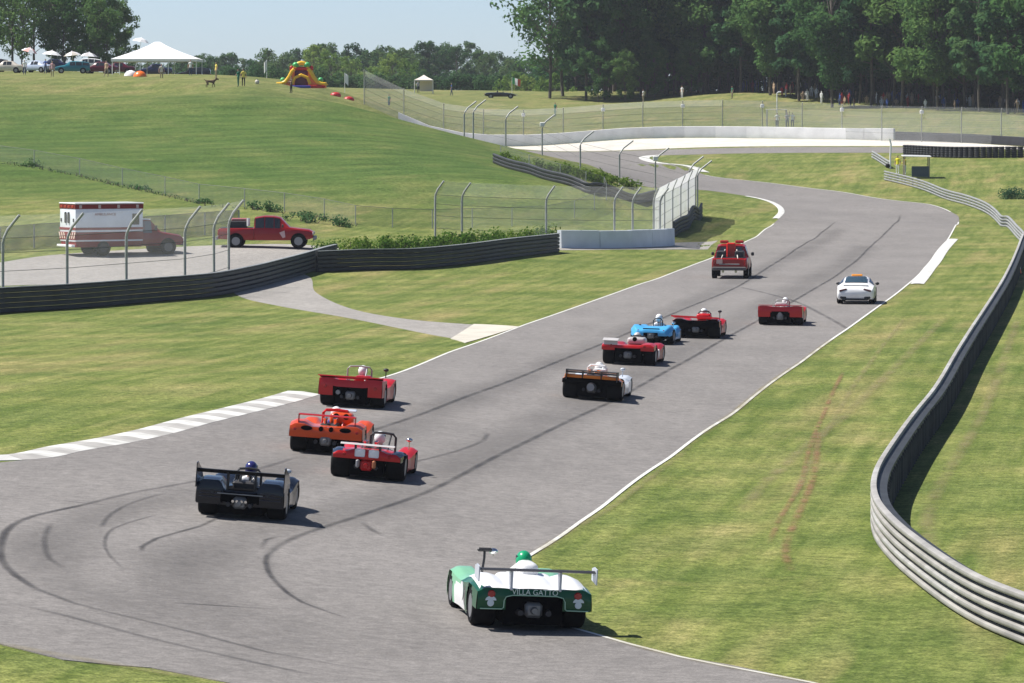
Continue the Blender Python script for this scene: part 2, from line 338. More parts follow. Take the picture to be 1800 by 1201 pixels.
def ribbon(name, pts, width, m, zoff, parent=None, side=0, step=1.2, taper=0, nac=2, soft=False):
    """thin strip along a world xy polyline; side: -1/+1 puts it on one side of the line"""
    C = np.array(catmull(pts, step)); T = np.gradient(C, axis=0); T /= np.linalg.norm(T, axis=1)[:, None] + 1e-9
    Nn = np.stack([T[:, 1], -T[:, 0]], 1); wd = np.full(len(C), width, float)
    if taper: s = np.linspace(0, 1, len(C)); wd *= np.clip(np.minimum(s, 1 - s) / taper, .05, 1)
    a = C + Nn * (wd * (-.5 + .5 * side))[:, None]; b = C + Nn * (wd * (.5 + .5 * side))[:, None]
    t = np.linspace(0, 1, nac + 1); G = a[:, None] * (1 - t)[None, :, None] + b[:, None] * t[None, :, None]
    V = np.concatenate([G, (hz(G[..., 0], G[..., 1]) + zoff)[..., None]], -1).reshape(-1, 3); k = nac + 1
    i0 = (np.arange(len(C) - 1)[:, None] * k + np.arange(nac)[None]).ravel(); Fq = np.stack([i0, i0 + k, i0 + k + 1, i0 + 1], 1)
    me = bpy.data.meshes.new(name); me.from_pydata(V.tolist(), [], Fq.tolist()); me.materials.append(m); me.update()
    if np.mean([p.normal.z for p in me.polygons]) < 0: me.flip_normals()
    me.polygons.foreach_set('use_smooth', [True] * len(me.polygons))
    if soft:
        s_ = np.linspace(0, 1, len(C)); e_ = np.clip(np.minimum(s_, 1 - s_) / .05, 0, 1)[:, None] * np.sin(np.pi * t)[None] ** 1.4
        me.attributes.new('soft', 'FLOAT', 'POINT').data.foreach_set('value', e_.ravel().astype(np.float32))
    return link_mesh(name, me, parent)
def asphalt(name, base, groove):
    m = bpy.data.materials.new(name); m.use_nodes = True; n = m.node_tree.nodes; L = m.node_tree.links; b = n['Principled BSDF']
    tc = n.new('ShaderNodeTexCoord'); cur = None
    for sc, det, lo, hi, st in ((.07, 5, .93, 1.07, None), (.5, 4, .94, 1.06, (1, .25, 1)), (2.2, 6, .91, 1.09, None), (5, 6, .84, 1.16, None), (22, 4, .80, 1.2, None), (60, 2, .85, 1.15, None)):
        t = n.new('ShaderNodeTexNoise'); t.inputs['Scale'].default_value = sc; t.inputs['Detail'].default_value = det; t.inputs['Roughness'].default_value = .65
        if st:
            mp = n.new('ShaderNodeMapping'); mp.inputs['Scale'].default_value = st; mp.inputs['Rotation'].default_value = (0, 0, R(8)); L.new(tc.outputs['Object'], mp.inputs[0]); L.new(mp.outputs[0], t.inputs['Vector'])
        else: L.new(tc.outputs['Object'], t.inputs['Vector'])
        mr = n.new('ShaderNodeMapRange'); mr.inputs['From Min'].default_value = .36; mr.inputs['From Max'].default_value = .64; mr.inputs['To Min'].default_value = lo; mr.inputs['To Max'].default_value = hi
        L.new(t.outputs['Fac'], mr.inputs['Value'])
        if cur is None: cur = mr.outputs[0]
        else:
            mm = n.new('ShaderNodeMath'); mm.operation = 'MULTIPLY'; L.new(cur, mm.inputs[0]); L.new(mr.outputs[0], mm.inputs[1]); cur = mm.outputs[0]
    x = n.new('ShaderNodeMix'); x.data_type = 'RGBA'; x.blend_type = 'MULTIPLY'; x.inputs[0].default_value = 1; x.inputs[6].default_value = (*base, 1); L.new(cur, x.inputs[7])
    L.new(x.outputs[2], b.inputs['Base Color']); b.inputs['Roughness'].default_value = .82; b.inputs['Specular IOR Level'].default_value = .3
    t = n.new('ShaderNodeTexNoise'); t.inputs['Scale'].default_value = 30; L.new(tc.outputs['Object'], t.inputs['Vector'])
    bp = n.new('ShaderNodeBump'); bp.inputs['Strength'].default_value = .3; bp.inputs['Distance'].default_value = .02; L.new(t.outputs['Fac'], bp.inputs['Height']); L.new(bp.outputs[0], b.inputs['Normal'])
    return m
TRACK_M = asphalt('track_asphalt', (.188, .176, .166), 1)
SERV_M = asphalt('service_asphalt', (.275, .26, .24), 0)
U = unp
def W(px, d): return ((px - 900) / F * d, d)
LE = [(3, 62), U(400, 1201), U(200, 1170), U(0, 1133), (-13.3, 86), (-16.3, 97), (-15.8, 109), U(0, 814), U(150, 792), U(300, 763), U(450, 724), U(560, 694), U(665, 666), U(790, 621), U(905, 578), U(1010, 540),
      U(1120, 500), U(1240, 459), U(1310, 425), U(1360, 393), U(1379, 373), U(1363, 357), U(1300, 343), U(1240, 335), U(1180, 330), U(1120, 324), W(1000, 428), W(885, 446), W(845, 474), W(960, 497), W(1300, 497), W(1560, 489), W(1700, 480)]
RE = [(10, 62), U(1430, 1201), U(1200, 1156), U(1050, 1116), U(950, 1085), U(890, 1045), U(900, 1005), U(932, 980), U(980, 948), U(1040, 910), U(1120, 858), U(1200, 797), U(1290, 725), U(1385, 650), U(1465, 595), U(1535, 548),
      U(1590, 510), U(1632, 468), U(1665, 425), U(1686, 390), U(1672, 373), U(1615, 357), U(1500, 341), U(1400, 328), U(1240, 308), W(1190, 446), W(1142, 455), W(1124, 466), W(1150, 476), W(1230, 481), W(1300, 482), W(1545, 475), W(1690, 467)]
def straighten(E, i0, i1, deg=3):
    q = np.array(E[i0:i1 + 1]); c = np.polyfit(q[:, 1], q[:, 0], deg)
    for i in range(i0 + 1, i1): E[i] = (float(np.polyval(c, E[i][1])), E[i][1])
straighten(RE, 7, 17); straighten(LE, 12, 18)
track, LC, RC = loft_sheet('race_track', LE, RE, TRACK_M, .014, 12)
tag(track, 'grey asphalt race track winding uphill', 'track', kind='structure')
WLINE = mat('worn_white_paint', (.62, .62, .58), .7, 0, .1, 3)
KW = mat('kerb_white', (.56, .56, .53), .75, 0, .2, 1.5); KG = mat('kerb_grey', (.36, .35, .33), .8, 0, .15, 1.5)
CONC = mat('pale_concrete', (.50, .47, .40), .85, 0, .12, .8)
def near(curve, p): return int(np.argmin(((curve - np.array(p)) ** 2).sum(1)))
def seg(curve, a, b): i, j = near(curve, a), near(curve, b); return [tuple(p) for p in curve[min(i, j):max(i, j) + 1]]
ribbon('edge_line', seg(RC, (8, 64), U(1686, 390))[::2], .10, WLINE, .02, track, -1)
ribbon('edge_line', seg(RC, U(1672, 373), U(1240, 308))[::2], .11, WLINE, .02, track, -1)
ribbon('edge_line', seg(LC, U(560, 692), U(1360, 393))[::2], .10, WLINE, .02, track, 1)
# kerbs
kerb = empty('kerb'); tag(kerb, 'low white and grey striped kerb on the left of the bend', 'kerb', kind='structure')
kc = np.array(catmull(seg(LC, (-15, 112), U(560, 692))[::2], .4)); s = np.concatenate([[0], np.cumsum(np.linalg.norm(np.diff(kc, axis=0), axis=1))])
nb = int(s[-1] / 1.15)
for i in range(nb):
    mb = MB(); rows = []
    for q in np.linspace(i, i + 1, 4) * s[-1] / nb:
        p = np.array([np.interp(q, s, kc[:, 0]), np.interp(q, s, kc[:, 1])]); p2 = np.array([np.interp(q + .3, s, kc[:, 0]), np.interp(q + .3, s, kc[:, 1])])
        if np.allclose(p, p2): p2 = p + (p - np.array([np.interp(q - .3, s, kc[:, 0]), np.interp(q - .3, s, kc[:, 1])]))
        t = (p2 - p) / np.linalg.norm(p2 - p); nn = np.array([-t[1], t[0]]); z = h1(*p)
        wd = .95
        rows.append([(*(p - nn * .05), z - .02), (*(p - nn * .05), z + .018), (*(p + nn * .5), z + .1), (*(p + nn * wd), h1(*(p + nn * wd)) + .07), (*(p + nn * wd), z - .1)])
    vs_ = [v for r_ in rows for v in r_]
    mb.add(vs_, [(a * 5 + b, a * 5 + b + 1, (a + 1) * 5 + b + 1, (a + 1) * 5 + b) for a in range(3) for b in range(4)])
    mb.build('kerb_block', KW if i % 2 else KG, kerb, None)
def pad(name, pts, width, side, h=.05, m=KW):
    o = ribbon(name, pts, width, m, .0, None, side, .8, 0, 3); sol = []
    me = o.data; n = 4
    for k, v in enumerate(me.vertices): v.co.z += h if k % n in (1, 2) else .024
    return o
tag(pad('kerb', [U(1600, 500), U(1625, 470), U(1648, 440), U(1666, 421)], .72, -1 if U(1675, 420)[1] < U(1608, 500)[1] else 1), 'white concrete kerb on the outside of the far right bend', 'kerb', kind='structure')
tag(pad('kerb', seg(LC, U(1368, 386), U(1310, 345))[::2], .5, -1), 'white kerb round the inside of the far bend', 'kerb', kind='structure')
tag(pad('kerb', [W(1228, 437), W(1190, 445), W(1142, 454), W(1123, 466), W(1150, 476)], 1.1, 1), 'white kerb round the hairpin behind the debris fence', 'kerb', kind='structure')
# service roads
sr, _, _ = loft_sheet('service_road', [U(500, 470), U(545, 488), U(556, 515), U(620, 544), U(720, 562), U(830, 571), U(897, 575)],
                      [U(395, 500), U(425, 523), U(500, 540), U(600, 557), U(700, 577), U(765, 590), U(808, 597)], SERV_M, .010, 6)
tag(sr, 'pale service road joining the track from the left', 'road', kind='structure')
sp, _, _ = loft_sheet('apron', [U(833, 570.5), U(870, 572), U(913, 575)], [U(792, 596), U(804, 599), U(818, 603.5)], CONC, .024, 4, .8)
tag(sp, 'tan concrete apron where the service road meets the track', 'apron', kind='structure')
sr, _, _ = loft_sheet('service_road', [U(960, 432), U(1080, 430), U(1170, 428), U(1262, 423)], [U(960, 440), U(1080, 439), U(1170, 439), U(1244, 439)], SERV_M, .010, 4)
tag(sr, 'narrow pale path past the low concrete wall', 'road', kind='structure')
sr, _, _ = loft_sheet('parking_lot', [U(-120, 480), U(0, 462), U(90, 449), U(250, 438), U(400, 431), U(520, 430), U(600, 437)], [U(-120, 512), U(0, 503), U(150, 499), U(300, 489), U(400, 482), U(500, 462), U(600, 448)], SERV_M, .012, 10)
tag(sr, 'pale paved yard under the ambulance and parked pickup', 'paving', kind='structure')
SAND = mat('pale_gravel', (.54, .51, .46), .95, 0, .12, .5, bump=.4, bscale=8)
sd_, _, _ = loft_sheet('gravel_trap', [W(700, 515), W(900, 515), W(1100, 514), W(1300, 511), W(1570, 502), W(1700, 492), W(1820, 480)], [W(740, 493), W(830, 498), W(1100, 500), W(1300, 499), W(1570, 491), W(1700, 483), W(1820, 474)], SAND, .02, 6)
tag(sd_, 'strip of pale gravel in front of the far white wall', 'gravel', kind='structure')
# rubber marks
SKID = mat('rubber_mark', (.035, .034, .036), .7, 0, alpha=(.66, .6, .3), soft=True); SKIDL = mat('faint_rubber_mark', (.045, .043, .045), .7, 0, alpha=(.45, .5, .4), soft=True)
BAND = mat('rubbered_line', (.06, .058, .058), .75, 0, alpha=(.24, .15, .4), soft=True)
def skid(pts, wd, m=SKID, z=.0185): ribbon('skid_mark', [U(*p) for p in pts], wd * 1.05, m, z, track, 0, 1.0, 0, 6, True)
skid([(1583, 376), (1575, 392), (1540, 425), (1480, 478), (1405, 524), (1300, 582), (1160, 660), (1060, 714), (900, 790), (760, 862), (640, 905), (540, 938), (500, 955), (474, 972), (468, 990), (474, 1010), (500, 1038), (540, 1062), (610, 1088), (700, 1112)], .24)
skid([(490, 962), (469, 978), (470, 1003), (490, 1030), (530, 1060), (610, 1088)], .15)
skid([(1470, 390), (1400, 438), (1330, 484), (1290, 508), (1200, 545), (1100, 588), (960, 645), (800, 706), (660, 756), (560, 790)], .24)
skid([(520, 805), (430, 832), (330, 850), (230, 868), (150, 888), (60, 908), (20, 926), (4, 950), (2, 985), (28, 1014), (62, 1036), (130, 1062), (250, 1092), (350, 1116), (470, 1148), (600, 1172), (760, 1195)], .22, SKIDL)
skid([(150, 888), (60, 908), (20, 926), (4, 950), (2, 985), (28, 1014), (62, 1036)], .22, SKIDL, .021)
skid([(83, 878), (140, 885), (198, 890)], .2); skid([(288, 868), (235, 884), (195, 905), (177, 930)], .16, SKIDL); skid([(250, 973), (250, 962), (275, 948), (310, 938), (350, 927), (395, 905)], .16)
skid([(90, 920), (78, 950), (88, 985), (120, 1005)], .18, SKIDL); skid([(290, 1061), (380, 1066), (500, 1073)], .18); skid([(634, 918), (655, 934), (680, 945)], .22); skid([(460, 966), (468, 950), (494, 943)], .16)
skid([(1300, 505), (1390, 528), (1450, 556), (1492, 580)], .3, SKIDL); skid([(700, 820), (800, 795), (850, 775), (855, 762)], .2, SKIDL)
skid([(0, 1058), (100, 1080), (250, 1120), (420, 1160), (560, 1190)], .25, SKIDL); skid([(280, 905), (200, 930), (185, 965), (215, 1000)], .12, SKIDL)
skid([(1530, 430), (1420, 500), (1250, 590), (1050, 700), (850, 800), (650, 890), (480, 930), (330, 985), (330, 1040), (450, 1095), (620, 1140), (800, 1165)], 2.6, BAND, .0165)
skid([(1480, 400), (1350, 470), (1200, 540), (1000, 630), (800, 710), (600, 790), (400, 850), (200, 900), (90, 950), (100, 1010), (230, 1070), (420, 1120), (620, 1170)], 2.2, BAND, .0172)
# red soil tracks in the turf
DIRT = mat('red_soil', (.27, .135, .07), .95, 0, alpha=(.7, .9, .0), soft=True); DRYT = mat('trodden_turf', (.28, .235, .11), .95, 0, alpha=(.5, .5, .05), soft=True)
def rut(pts, wd, m, nm='wheel_rut'): ribbon(nm, [U(*p) for p in pts], wd, m, .03, ground, 0, 1.0, 0, 6, True)
rut([(1482, 655), (1445, 735), (1420, 800), (1408, 850), (1370, 915), (1352, 960)], .22, DIRT); rut([(1438, 760), (1434, 815), (1425, 855), (1392, 930), (1380, 975), (1394, 1008)], .28, DIRT)
rut([(-40, 1127), (60, 1146), (200, 1171), (400, 1203)], .5, DRYT, 'worn_verge'); rut([(1600, 1238), (1430, 1203), (1200, 1158), (1050, 1118)], .35, DRYT, 'worn_verge'); rut([(932, 981), (1120, 859), (1290, 726), (1465, 596)], .3, DRYT, 'worn_verge')
rut([(1590, 560), (1500, 680), (1440, 780), (1395, 880)], .3, DRYT); rut([(1790, 560), (1740, 700), (1640, 880), (1640, 980)], .5, DRYT); rut([(1660, 560), (1560, 660), (1400, 800), (1300, 900)], .5, DRYT)
# ------------------------------------------------------------------ barriers, walls and fences
def path3(pts, step=1.0):
    C = np.array(catmull(pts, step)); s = np.concatenate([[0], np.cumsum(np.linalg.norm(np.diff(C, axis=0), axis=1))]); return C, s
def at_s(C, s, q): return np.array([np.interp(q, s, C[:, 0]), np.interp(q, s, C[:, 1])])
def tan_s(C, s, q): a = at_s(C, s, max(q - .4, 0)); b = at_s(C, s, min(q + .4, s[-1])); t = b - a; return t / (np.linalg.norm(t) + 1e-9)
def rail_barrier(label, pts, rows, h, m_of_row, seglen, prof, front, post_gap=None, post_m=None, post=(.16, .2), back_m=None, name='guard_rail', part='rail', cap_m=None, post_far=None):
    """rows of beams stacked on the ground line; front=+1/-1: which side of the path the beams face"""
    root = empty(name, (0, 0, 0)); C, s = path3(pts, .8); total = s[-1]; o0 = at_s(C, s, total / 2)
    root.location = (o0[0], o0[1], h1(*o0)); off = Vector(root.location)
    rh = h / rows; q = 0
    while q < total - .05:
        sl = seglen(at_s(C, s, q)[1]) if callable(seglen) else seglen
        q2 = min(q + sl, total); 
        if total - q2 < sl * .3: q2 = total
        ks = np.linspace(q, q2 + (.02 if q2 < total else 0), max(3, int((q2 - q) / .7) + 1))
        fr = []
        for k in ks:
            p = at_s(C, s, min(k, total)); t = tan_s(C, s, min(k, total)); nn = np.array([t[1], -t[0]]) * front
            fr.append((p, nn, h1(*p)))
        for r in range(rows):
            mb = MB(); vs_ = []; n = len(prof)
            for p, nn, z in fr:
                for (a, b) in prof: vs_.append(Vector((p[0] + nn[0] * a, p[1] + nn[1] * a, z + rh * (r + b))) - off)
            fs = [(i * n + j, i * n + (j + 1) % n, (i + 1) * n + (j + 1) % n, (i + 1) * n + j) for i in range(len(fr) - 1) for j in range(n)]
            fs += [tuple(range(n)), tuple((len(fr) - 1) * n + j for j in range(n))[::-1]]
            mb.add(vs_, fs); mb.build(part, m_of_row(r), root, 50)
        if cap_m:
            mb = MB(); vs_ = []
            for p, nn, z in fr:
                for a, b in ((-.1, h), (-.1, h + .04), (.12, h + .04), (.12, h)): vs_.append(Vector((p[0] + nn[0] * a, p[1] + nn[1] * a, z + b)) - off)
            mb.add(vs_, [(i * 4 + j, i * 4 + (j + 1) % 4, i * 4 + 4 + (j + 1) % 4, i * 4 + 4 + j) for i in range(len(fr) - 1) for j in range(4)]); mb.build('top_cap', cap_m, root, None)
        if back_m:  # dark backing added to fill the rail gaps and smooth the cast shadow
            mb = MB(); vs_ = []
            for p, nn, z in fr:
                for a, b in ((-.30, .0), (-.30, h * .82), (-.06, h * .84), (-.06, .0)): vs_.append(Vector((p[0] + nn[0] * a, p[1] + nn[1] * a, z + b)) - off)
            mb.add(vs_, [(i * 4 + j, i * 4 + (j + 1) % 4, i * 4 + 4 + (j + 1) % 4, i * 4 + 4 + j) for i in range(len(fr) - 1) for j in range(4)]); mb.build('shadow_backing', back_m, root, None)
        q = q2
    if post_gap:
        pm = MB(); pm.lathe([(-.3, post[0] / 2), (h * .72, post[0] / 2), (h * .76, post[0] * .4)], 8, 'z'); pme = pm.mesh('post', post_m, 40); q = .5; cnt = 0
        while q < total and cnt < 290:
            p = at_s(C, s, q); t = tan_s(C, s, q); nn = np.array([t[1], -t[0]]) * front; b = p - nn * ((.22 if back_m else .1) + post[0] / 2 * (.0 if back_m else 1) + .01)
            o = link_mesh('post', pme, root); o.location = Vector((b[0], b[1], h1(*b))) - off; o.rotation_euler = (0, 0, random.uniform(0, 3)); o.scale.z = random.uniform(.95, 1.03); cnt += 1
            q += post_gap if b[1] < 220 else (post_far or post_gap)
    tag(root, label, 'barrier'); return root
WBEAM = [(-.05, .04), (.03, .10), (.085, .22), (.085, .38), (.02, .50), (.085, .62), (.085, .78), (.03, .90), (-.05, .96)]
CBEAM = [(-.05, .06), (.05, .10), (.085, .22), (.09, .45), (.085, .62), (.04, .73), (-.05, .75)]
STEELS = [STEEL, STEEL, mat('galvanised_dull', (.29, .28, .265), .65, .12, .2, 1.2), mat('galvanised_bright', (.37, .365, .35), .55, .15, .2, 1.2)]
def top(px, py, hgt=.95): return unp(px, py, hgt)
RUST = mat('dark_timber_post', (.03, .03, .034), .85, 0, .3, 4)
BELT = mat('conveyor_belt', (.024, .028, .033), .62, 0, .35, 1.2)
rail_pts = [top(1890, 1070), top(1800, 1040), top(1710, 1004), top(1630, 955), top(1570, 908), top(1540, 868), top(1541, 825), top(1570, 775), top(1612, 718), top(1655, 662), top(1690, 603), top(1728, 545), top(1762, 492), top(1783, 450), top(1793, 425), top(1800, 408)]
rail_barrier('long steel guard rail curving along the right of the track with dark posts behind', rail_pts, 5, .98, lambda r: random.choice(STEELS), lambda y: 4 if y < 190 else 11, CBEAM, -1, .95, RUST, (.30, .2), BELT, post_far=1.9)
rail_pts2 = [top(1802, 412, .9), top(1790, 398, .9), top(1750, 368, .9), top(1690, 340, .9), top(1630, 320, .9), top(1555, 300, .9)]
rail_barrier('steel guard rail curving past the marshal shelter beyond the far bend', rail_pts2, 4, .95, lambda r: STEELD, 6, CBEAM, -1, 2.0, STEELD, (.12, .1))
rail_barrier('short stretch of steel rail below the white marshal pole', [U(1533, 278), U(1565, 297)], 3, .8, lambda r: STEELD, 4, CBEAM, 1, 2.0, STEELD, (.1, .1))
# dark belt-faced barrier at left, two overlapping lengths
BPROF = [(-.05, .0), (.05, .04), (.10, .2), (.10, .78), (.05, .93), (-.05, .97)]
rail_barrier('dark belted barrier in front of the ambulance yard', [U(-80, 558), U(0, 551), U(130, 543), U(260, 532), U(370, 522), U(440, 508), U(500, 492), U(560, 474), U(590, 466)], 5, 1.12, lambda r: BELT, 4.2, BPROF, 1, name='crash_barrier', part='belt', cap_m=STEELD)
rail_barrier('dark belted barrier below the low green hedge', [U(556, 479), U(640, 475), U(730, 473), U(830, 463), U(900, 453), U(981, 443)], 5, 1.12, lambda r: BELT, 4.2, BPROF, 1, name='crash_barrier', part='belt', cap_m=STEELD)
rail_barrier('dark belted barrier under the steep white catch fence', [U(1184, 417), U(1210, 402), U(1233, 381)], 4, 1.1, lambda r: BELT, 4.2, BPROF, 1, name='crash_barrier', part='belt')
def block_wall(label, pts, bl, h, th, m, name='concrete_wall', part='wall_block', slope=.03):
    C, s = path3(pts, .8); n = max(1, round(s[-1] / bl)); mid = at_s(C, s, s[-1] / 2); root = empty(name, (mid[0], mid[1], h1(*mid))); off = Vector(root.location)
    for i in range(n):
        a = at_s(C, s, s[-1] * i / n + .008); b = at_s(C, s, s[-1] * (i + 1) / n - .008); za, zb = h1(*a), h1(*b); t = (b - a) / np.linalg.norm(b - a); nn = np.array([-t[1], t[0]])
        j = random.uniform(-.015, .015); vs_ = []
        for p, z in ((a, za), (b, zb)):
            for o, zz in ((-th / 2 - slope, -.25), (-th / 2, h - .03), (-th / 2 + .03, h), (th / 2 - .03, h), (th / 2, h - .03), (th / 2 + slope, -.25)):
                vs_.append(Vector((p[0] + nn[0] * (o + j), p[1] + nn[1] * (o + j), z + zz + (j if zz > 0 else 0))) - off)
        mb = MB(); mb.add(vs_, [(k, k + 1, k + 7, k + 6) for k in range(5)] + [(5, 4, 3, 2, 1, 0), (6, 7, 8, 9, 10, 11)]); mb.build(part, m, root, 25)
    tag(root, label, 'wall'); return root
WALLW = mat('white_concrete', (.80, .80, .80), .8, 0, .1, .7); WALLB = mat('shade_blue_concrete', (.64, .68, .72), .8, 0, .08, .8)  # blue grey of the low wall puts its shade into the colour
block_wall('long low white concrete wall beyond the gravel', [W(700, 516), W(900, 516), W(1100, 515), W(1300, 512), W(1572, 503)], 3.7, 1.25, .45, WALLW)
block_wall('low concrete wall coloured blue grey as in shade below the catch fence', [U(983, 436), U(1080, 436), U(1140, 434), U(1181, 431)], 3.4, 1.12, .35, WALLB)
TWALL = mat('dark_tyre_wall', (.016, .018, .024), .7, 0, .3, 1.5)
def tyre_wall(label, pts, rows, spacing=.62):
    C, s = path3(pts, .8); mid = at_s(C, s, s[-1] / 2); root = empty('tyre_wall', (mid[0], mid[1], h1(*mid))); off = Vector(root.location)
    pr = [(-.1, .2), (-.11, .27), (-.06, .31), (.06, .31), (.11, .27), (.1, .2)]; tm = MB(); 
    for r in range(rows): tm.lathe(pr, 14, 'z', (0, 0, .12 + r * .225), caps=False)
    tm.lathe([(.0, .2), (rows * .225, .2)], 10, 'z'); me = tm.mesh('tyre_stack', TWALL, 50); q = .3
    while q < s[-1]:
        p = at_s(C, s, q); o = link_mesh('tyre_stack', me, root); o.location = Vector((p[0], p[1], h1(*p))) - off; o.rotation_euler = (random.uniform(-.02, .02), random.uniform(-.02, .02), random.uniform(0, 6)); q += spacing
    tag(root, label, 'tyre wall')
tyre_wall('nearer long dark tyre wall at the far right', [U(1590, 274), U(1650, 277), U(1720, 278), U(1830, 277)], 5)
block_wall('farther dark painted wall at the far right', [W(1576, 502.5), W(1700, 493), W(1830, 481)], 3.7, .95, .4, TWALL, 'dark_wall')
# ---- fences
MESH_M = mat('chain_link', (.80, .81, .80), .6, .1, alpha=(.11, .8, .7), thin=True); MESH_F = mat('chain_link_far', (.62, .63, .62), .6, .1, alpha=(.34, .8, .8), thin=True); MESH_D = mat('chain_link_close', (.80, .81, .82), .6, .1, alpha=(.82, 1.5, .85), thin=True); MESH_L = mat('dark_windbreak_mesh', (.07, .08, .085), .8, .0, alpha=(.72, .8, .6))
POSTM = mat('fence_post_steel', (.36, .37, .36), .6, .3, .15, 3.)
WIREM = mat('fence_wire', (.12, .13, .12), .6, .3)
def debris_fence(label, bases, h, lean, ll, mm=MESH_M, name='debris_fence', r=.068, wires=True, rail=False, closed_panels=True, boxes=(), base_z=0.0):
    """bases: post feet (Vector); the top ll metres lean over by `lean` (xy vector)"""
    root = empty(name, bases[0]); off = Vector(bases[0]); ln = Vector((lean[0], lean[1], 0))
    up = h - ll; pp = [(0, 0, -.3), (0, 0, up - .25), tuple(ln * .06 + Vector((0, 0, up))), tuple(ln * .3 + Vector((0, 0, up + ll * .38))), tuple(ln + Vector((0, 0, h)))] if ll > 0 else [(0, 0, -.3), (0, 0, h)]
    pme = MB().tube(pp, r, 8).mesh('post', POSTM, 60)
    for b in bases:
        o = link_mesh('post', pme, root); o.location = b - off
    for a, b in zip(bases[:-1], bases[1:]):
        mb = MB(); a_, b_ = a - off, b - off; rows = [Vector((0, 0, base_z)), Vector((0, 0, up * .5)), Vector((0, 0, up))] + ([ln + Vector((0, 0, h))] if ll > 0 else [])
        nseg = 4; vs_ = [a_.lerp(b_, k / nseg) + r_ for r_ in rows for k in range(nseg + 1)]
        mb.add(vs_, [(i * (nseg + 1) + k, i * (nseg + 1) + k + 1, (i + 1) * (nseg + 1) + k + 1, (i + 1) * (nseg + 1) + k) for i in range(len(rows) - 1) for k in range(nseg)])
        mb.build('mesh_panel', mm, root, None)
        if wires:
            wb = MB()
            for t in ([.28, .55, .8, 1.0] if ll > 0 else [1.0]): wb.tube([a_ + Vector((0, 0, up * t)), b_ + Vector((0, 0, up * t))], .012 if not rail else .015, 5)
            wo = wb.build('tension_wires' if not rail else 'top_rail', WIREM, root, None)
            if not rail: wo['kind'] = 'stuff'
    for i in boxes:
        b = bases[i] - off; MB().box((0, 0, 0), (.42, .3, .42), .05).build('lamp_box', mat('box_white', (.75, .75, .72), .6), root, loc=b + Vector((0, -.2, up + .1)))
    tag(root, label, 'fence'); return root
f1 = [(-105, 556), (5, 548), (118, 541), (222, 531), (325, 521), (376, 511), (402, 502)]
debris_fence('tall leaning debris fence in front of the ambulance yard', [pos(x, y) for x, y in f1], 4.35, (.78, -.3), 1.05)
f2 = [(765, 431), (812, 431), (960, 431), (1080, 431), (1112, 431), (1160, 431)]
debris_fence('tall debris fence behind the low pale concrete wall', [pos(x, y, 0, 285) for x, y in f2], 3.75, (.55, -.3), .85)
f3 = [(1160, 431), (1178, 416), (1192, 407), (1206, 398), (1219, 389), (1231, 379)]
debris_fence('steep bright catch fence at the corner above the dark barrier', [pos(x, y) + Vector((-.4, .3, 0)) for x, y in f3], 3.75, (.3, -.6), .8, MESH_D)
f4 = [(1226, 365), (1212, 356), (1152, 338), (1089, 325), (1020, 308), (953, 296), (889, 283), (832, 273), (816, 271)]
b4 = []
for x, y in f4:
    b4.append(pos(x, y, 0, 330) if x > 1000 else at(x, {953: 412, 889: 420, 832: 424, 816: 428}[x]))
debris_fence('tall leaning debris fence along the green hedge beside the far track', b4, 3.7, (1.15, .2), 1.0, mat('chain_link_faint', (.32, .33, .32), .55, .5, alpha=(.05, .8, .75), thin=True), boxes=(2, 5), r=.07)
f5 = [at(x, 518 if x < 1300 else 518 - (x - 1300) * .066) for x in range(640, 1860, 70)]
for v in f5: v.z = h1(v.x, v.y)
debris_fence('long tall spectator fence behind the far white wall', f5, 3.9, (.0, -.5), .7, MESH_F, boxes=(4, 6, 8, 10, 12, 14), r=.05)
low = [(-20, 282), (60, 293), (140, 308), (215, 326), (290, 342), (350, 356), (430, 364), (500, 372), (570, 383), (625, 395), (690, 400), (760, 402), (830, 400), (900, 398), (960, 394), (1010, 384), (1045, 370), (1066, 352), (1062, 340), (1030, 330), (985, 317), (930, 300), (880, 283)]
debris_fence('low chain link fence round the foot of the green hill', [pos(x, y) for x, y in low], 1.25, (0, 0), 0, mat('low_chain_link', (.16, .18, .16), .7, .1, alpha=(.24, .8, .7)), 'chain_link_fence', .03, True, True)
lowd = [pos(x, y) for x, y in [(-60, 446), (0, 441), (60, 436), (130, 431), (210, 425), (290, 419), (360, 413), (420, 408)]]
debris_fence('dark meshed low fence behind the ambulance', lowd, 1.35, (0, 0), 0, MESH_L, 'windbreak_fence', .045, True, True)
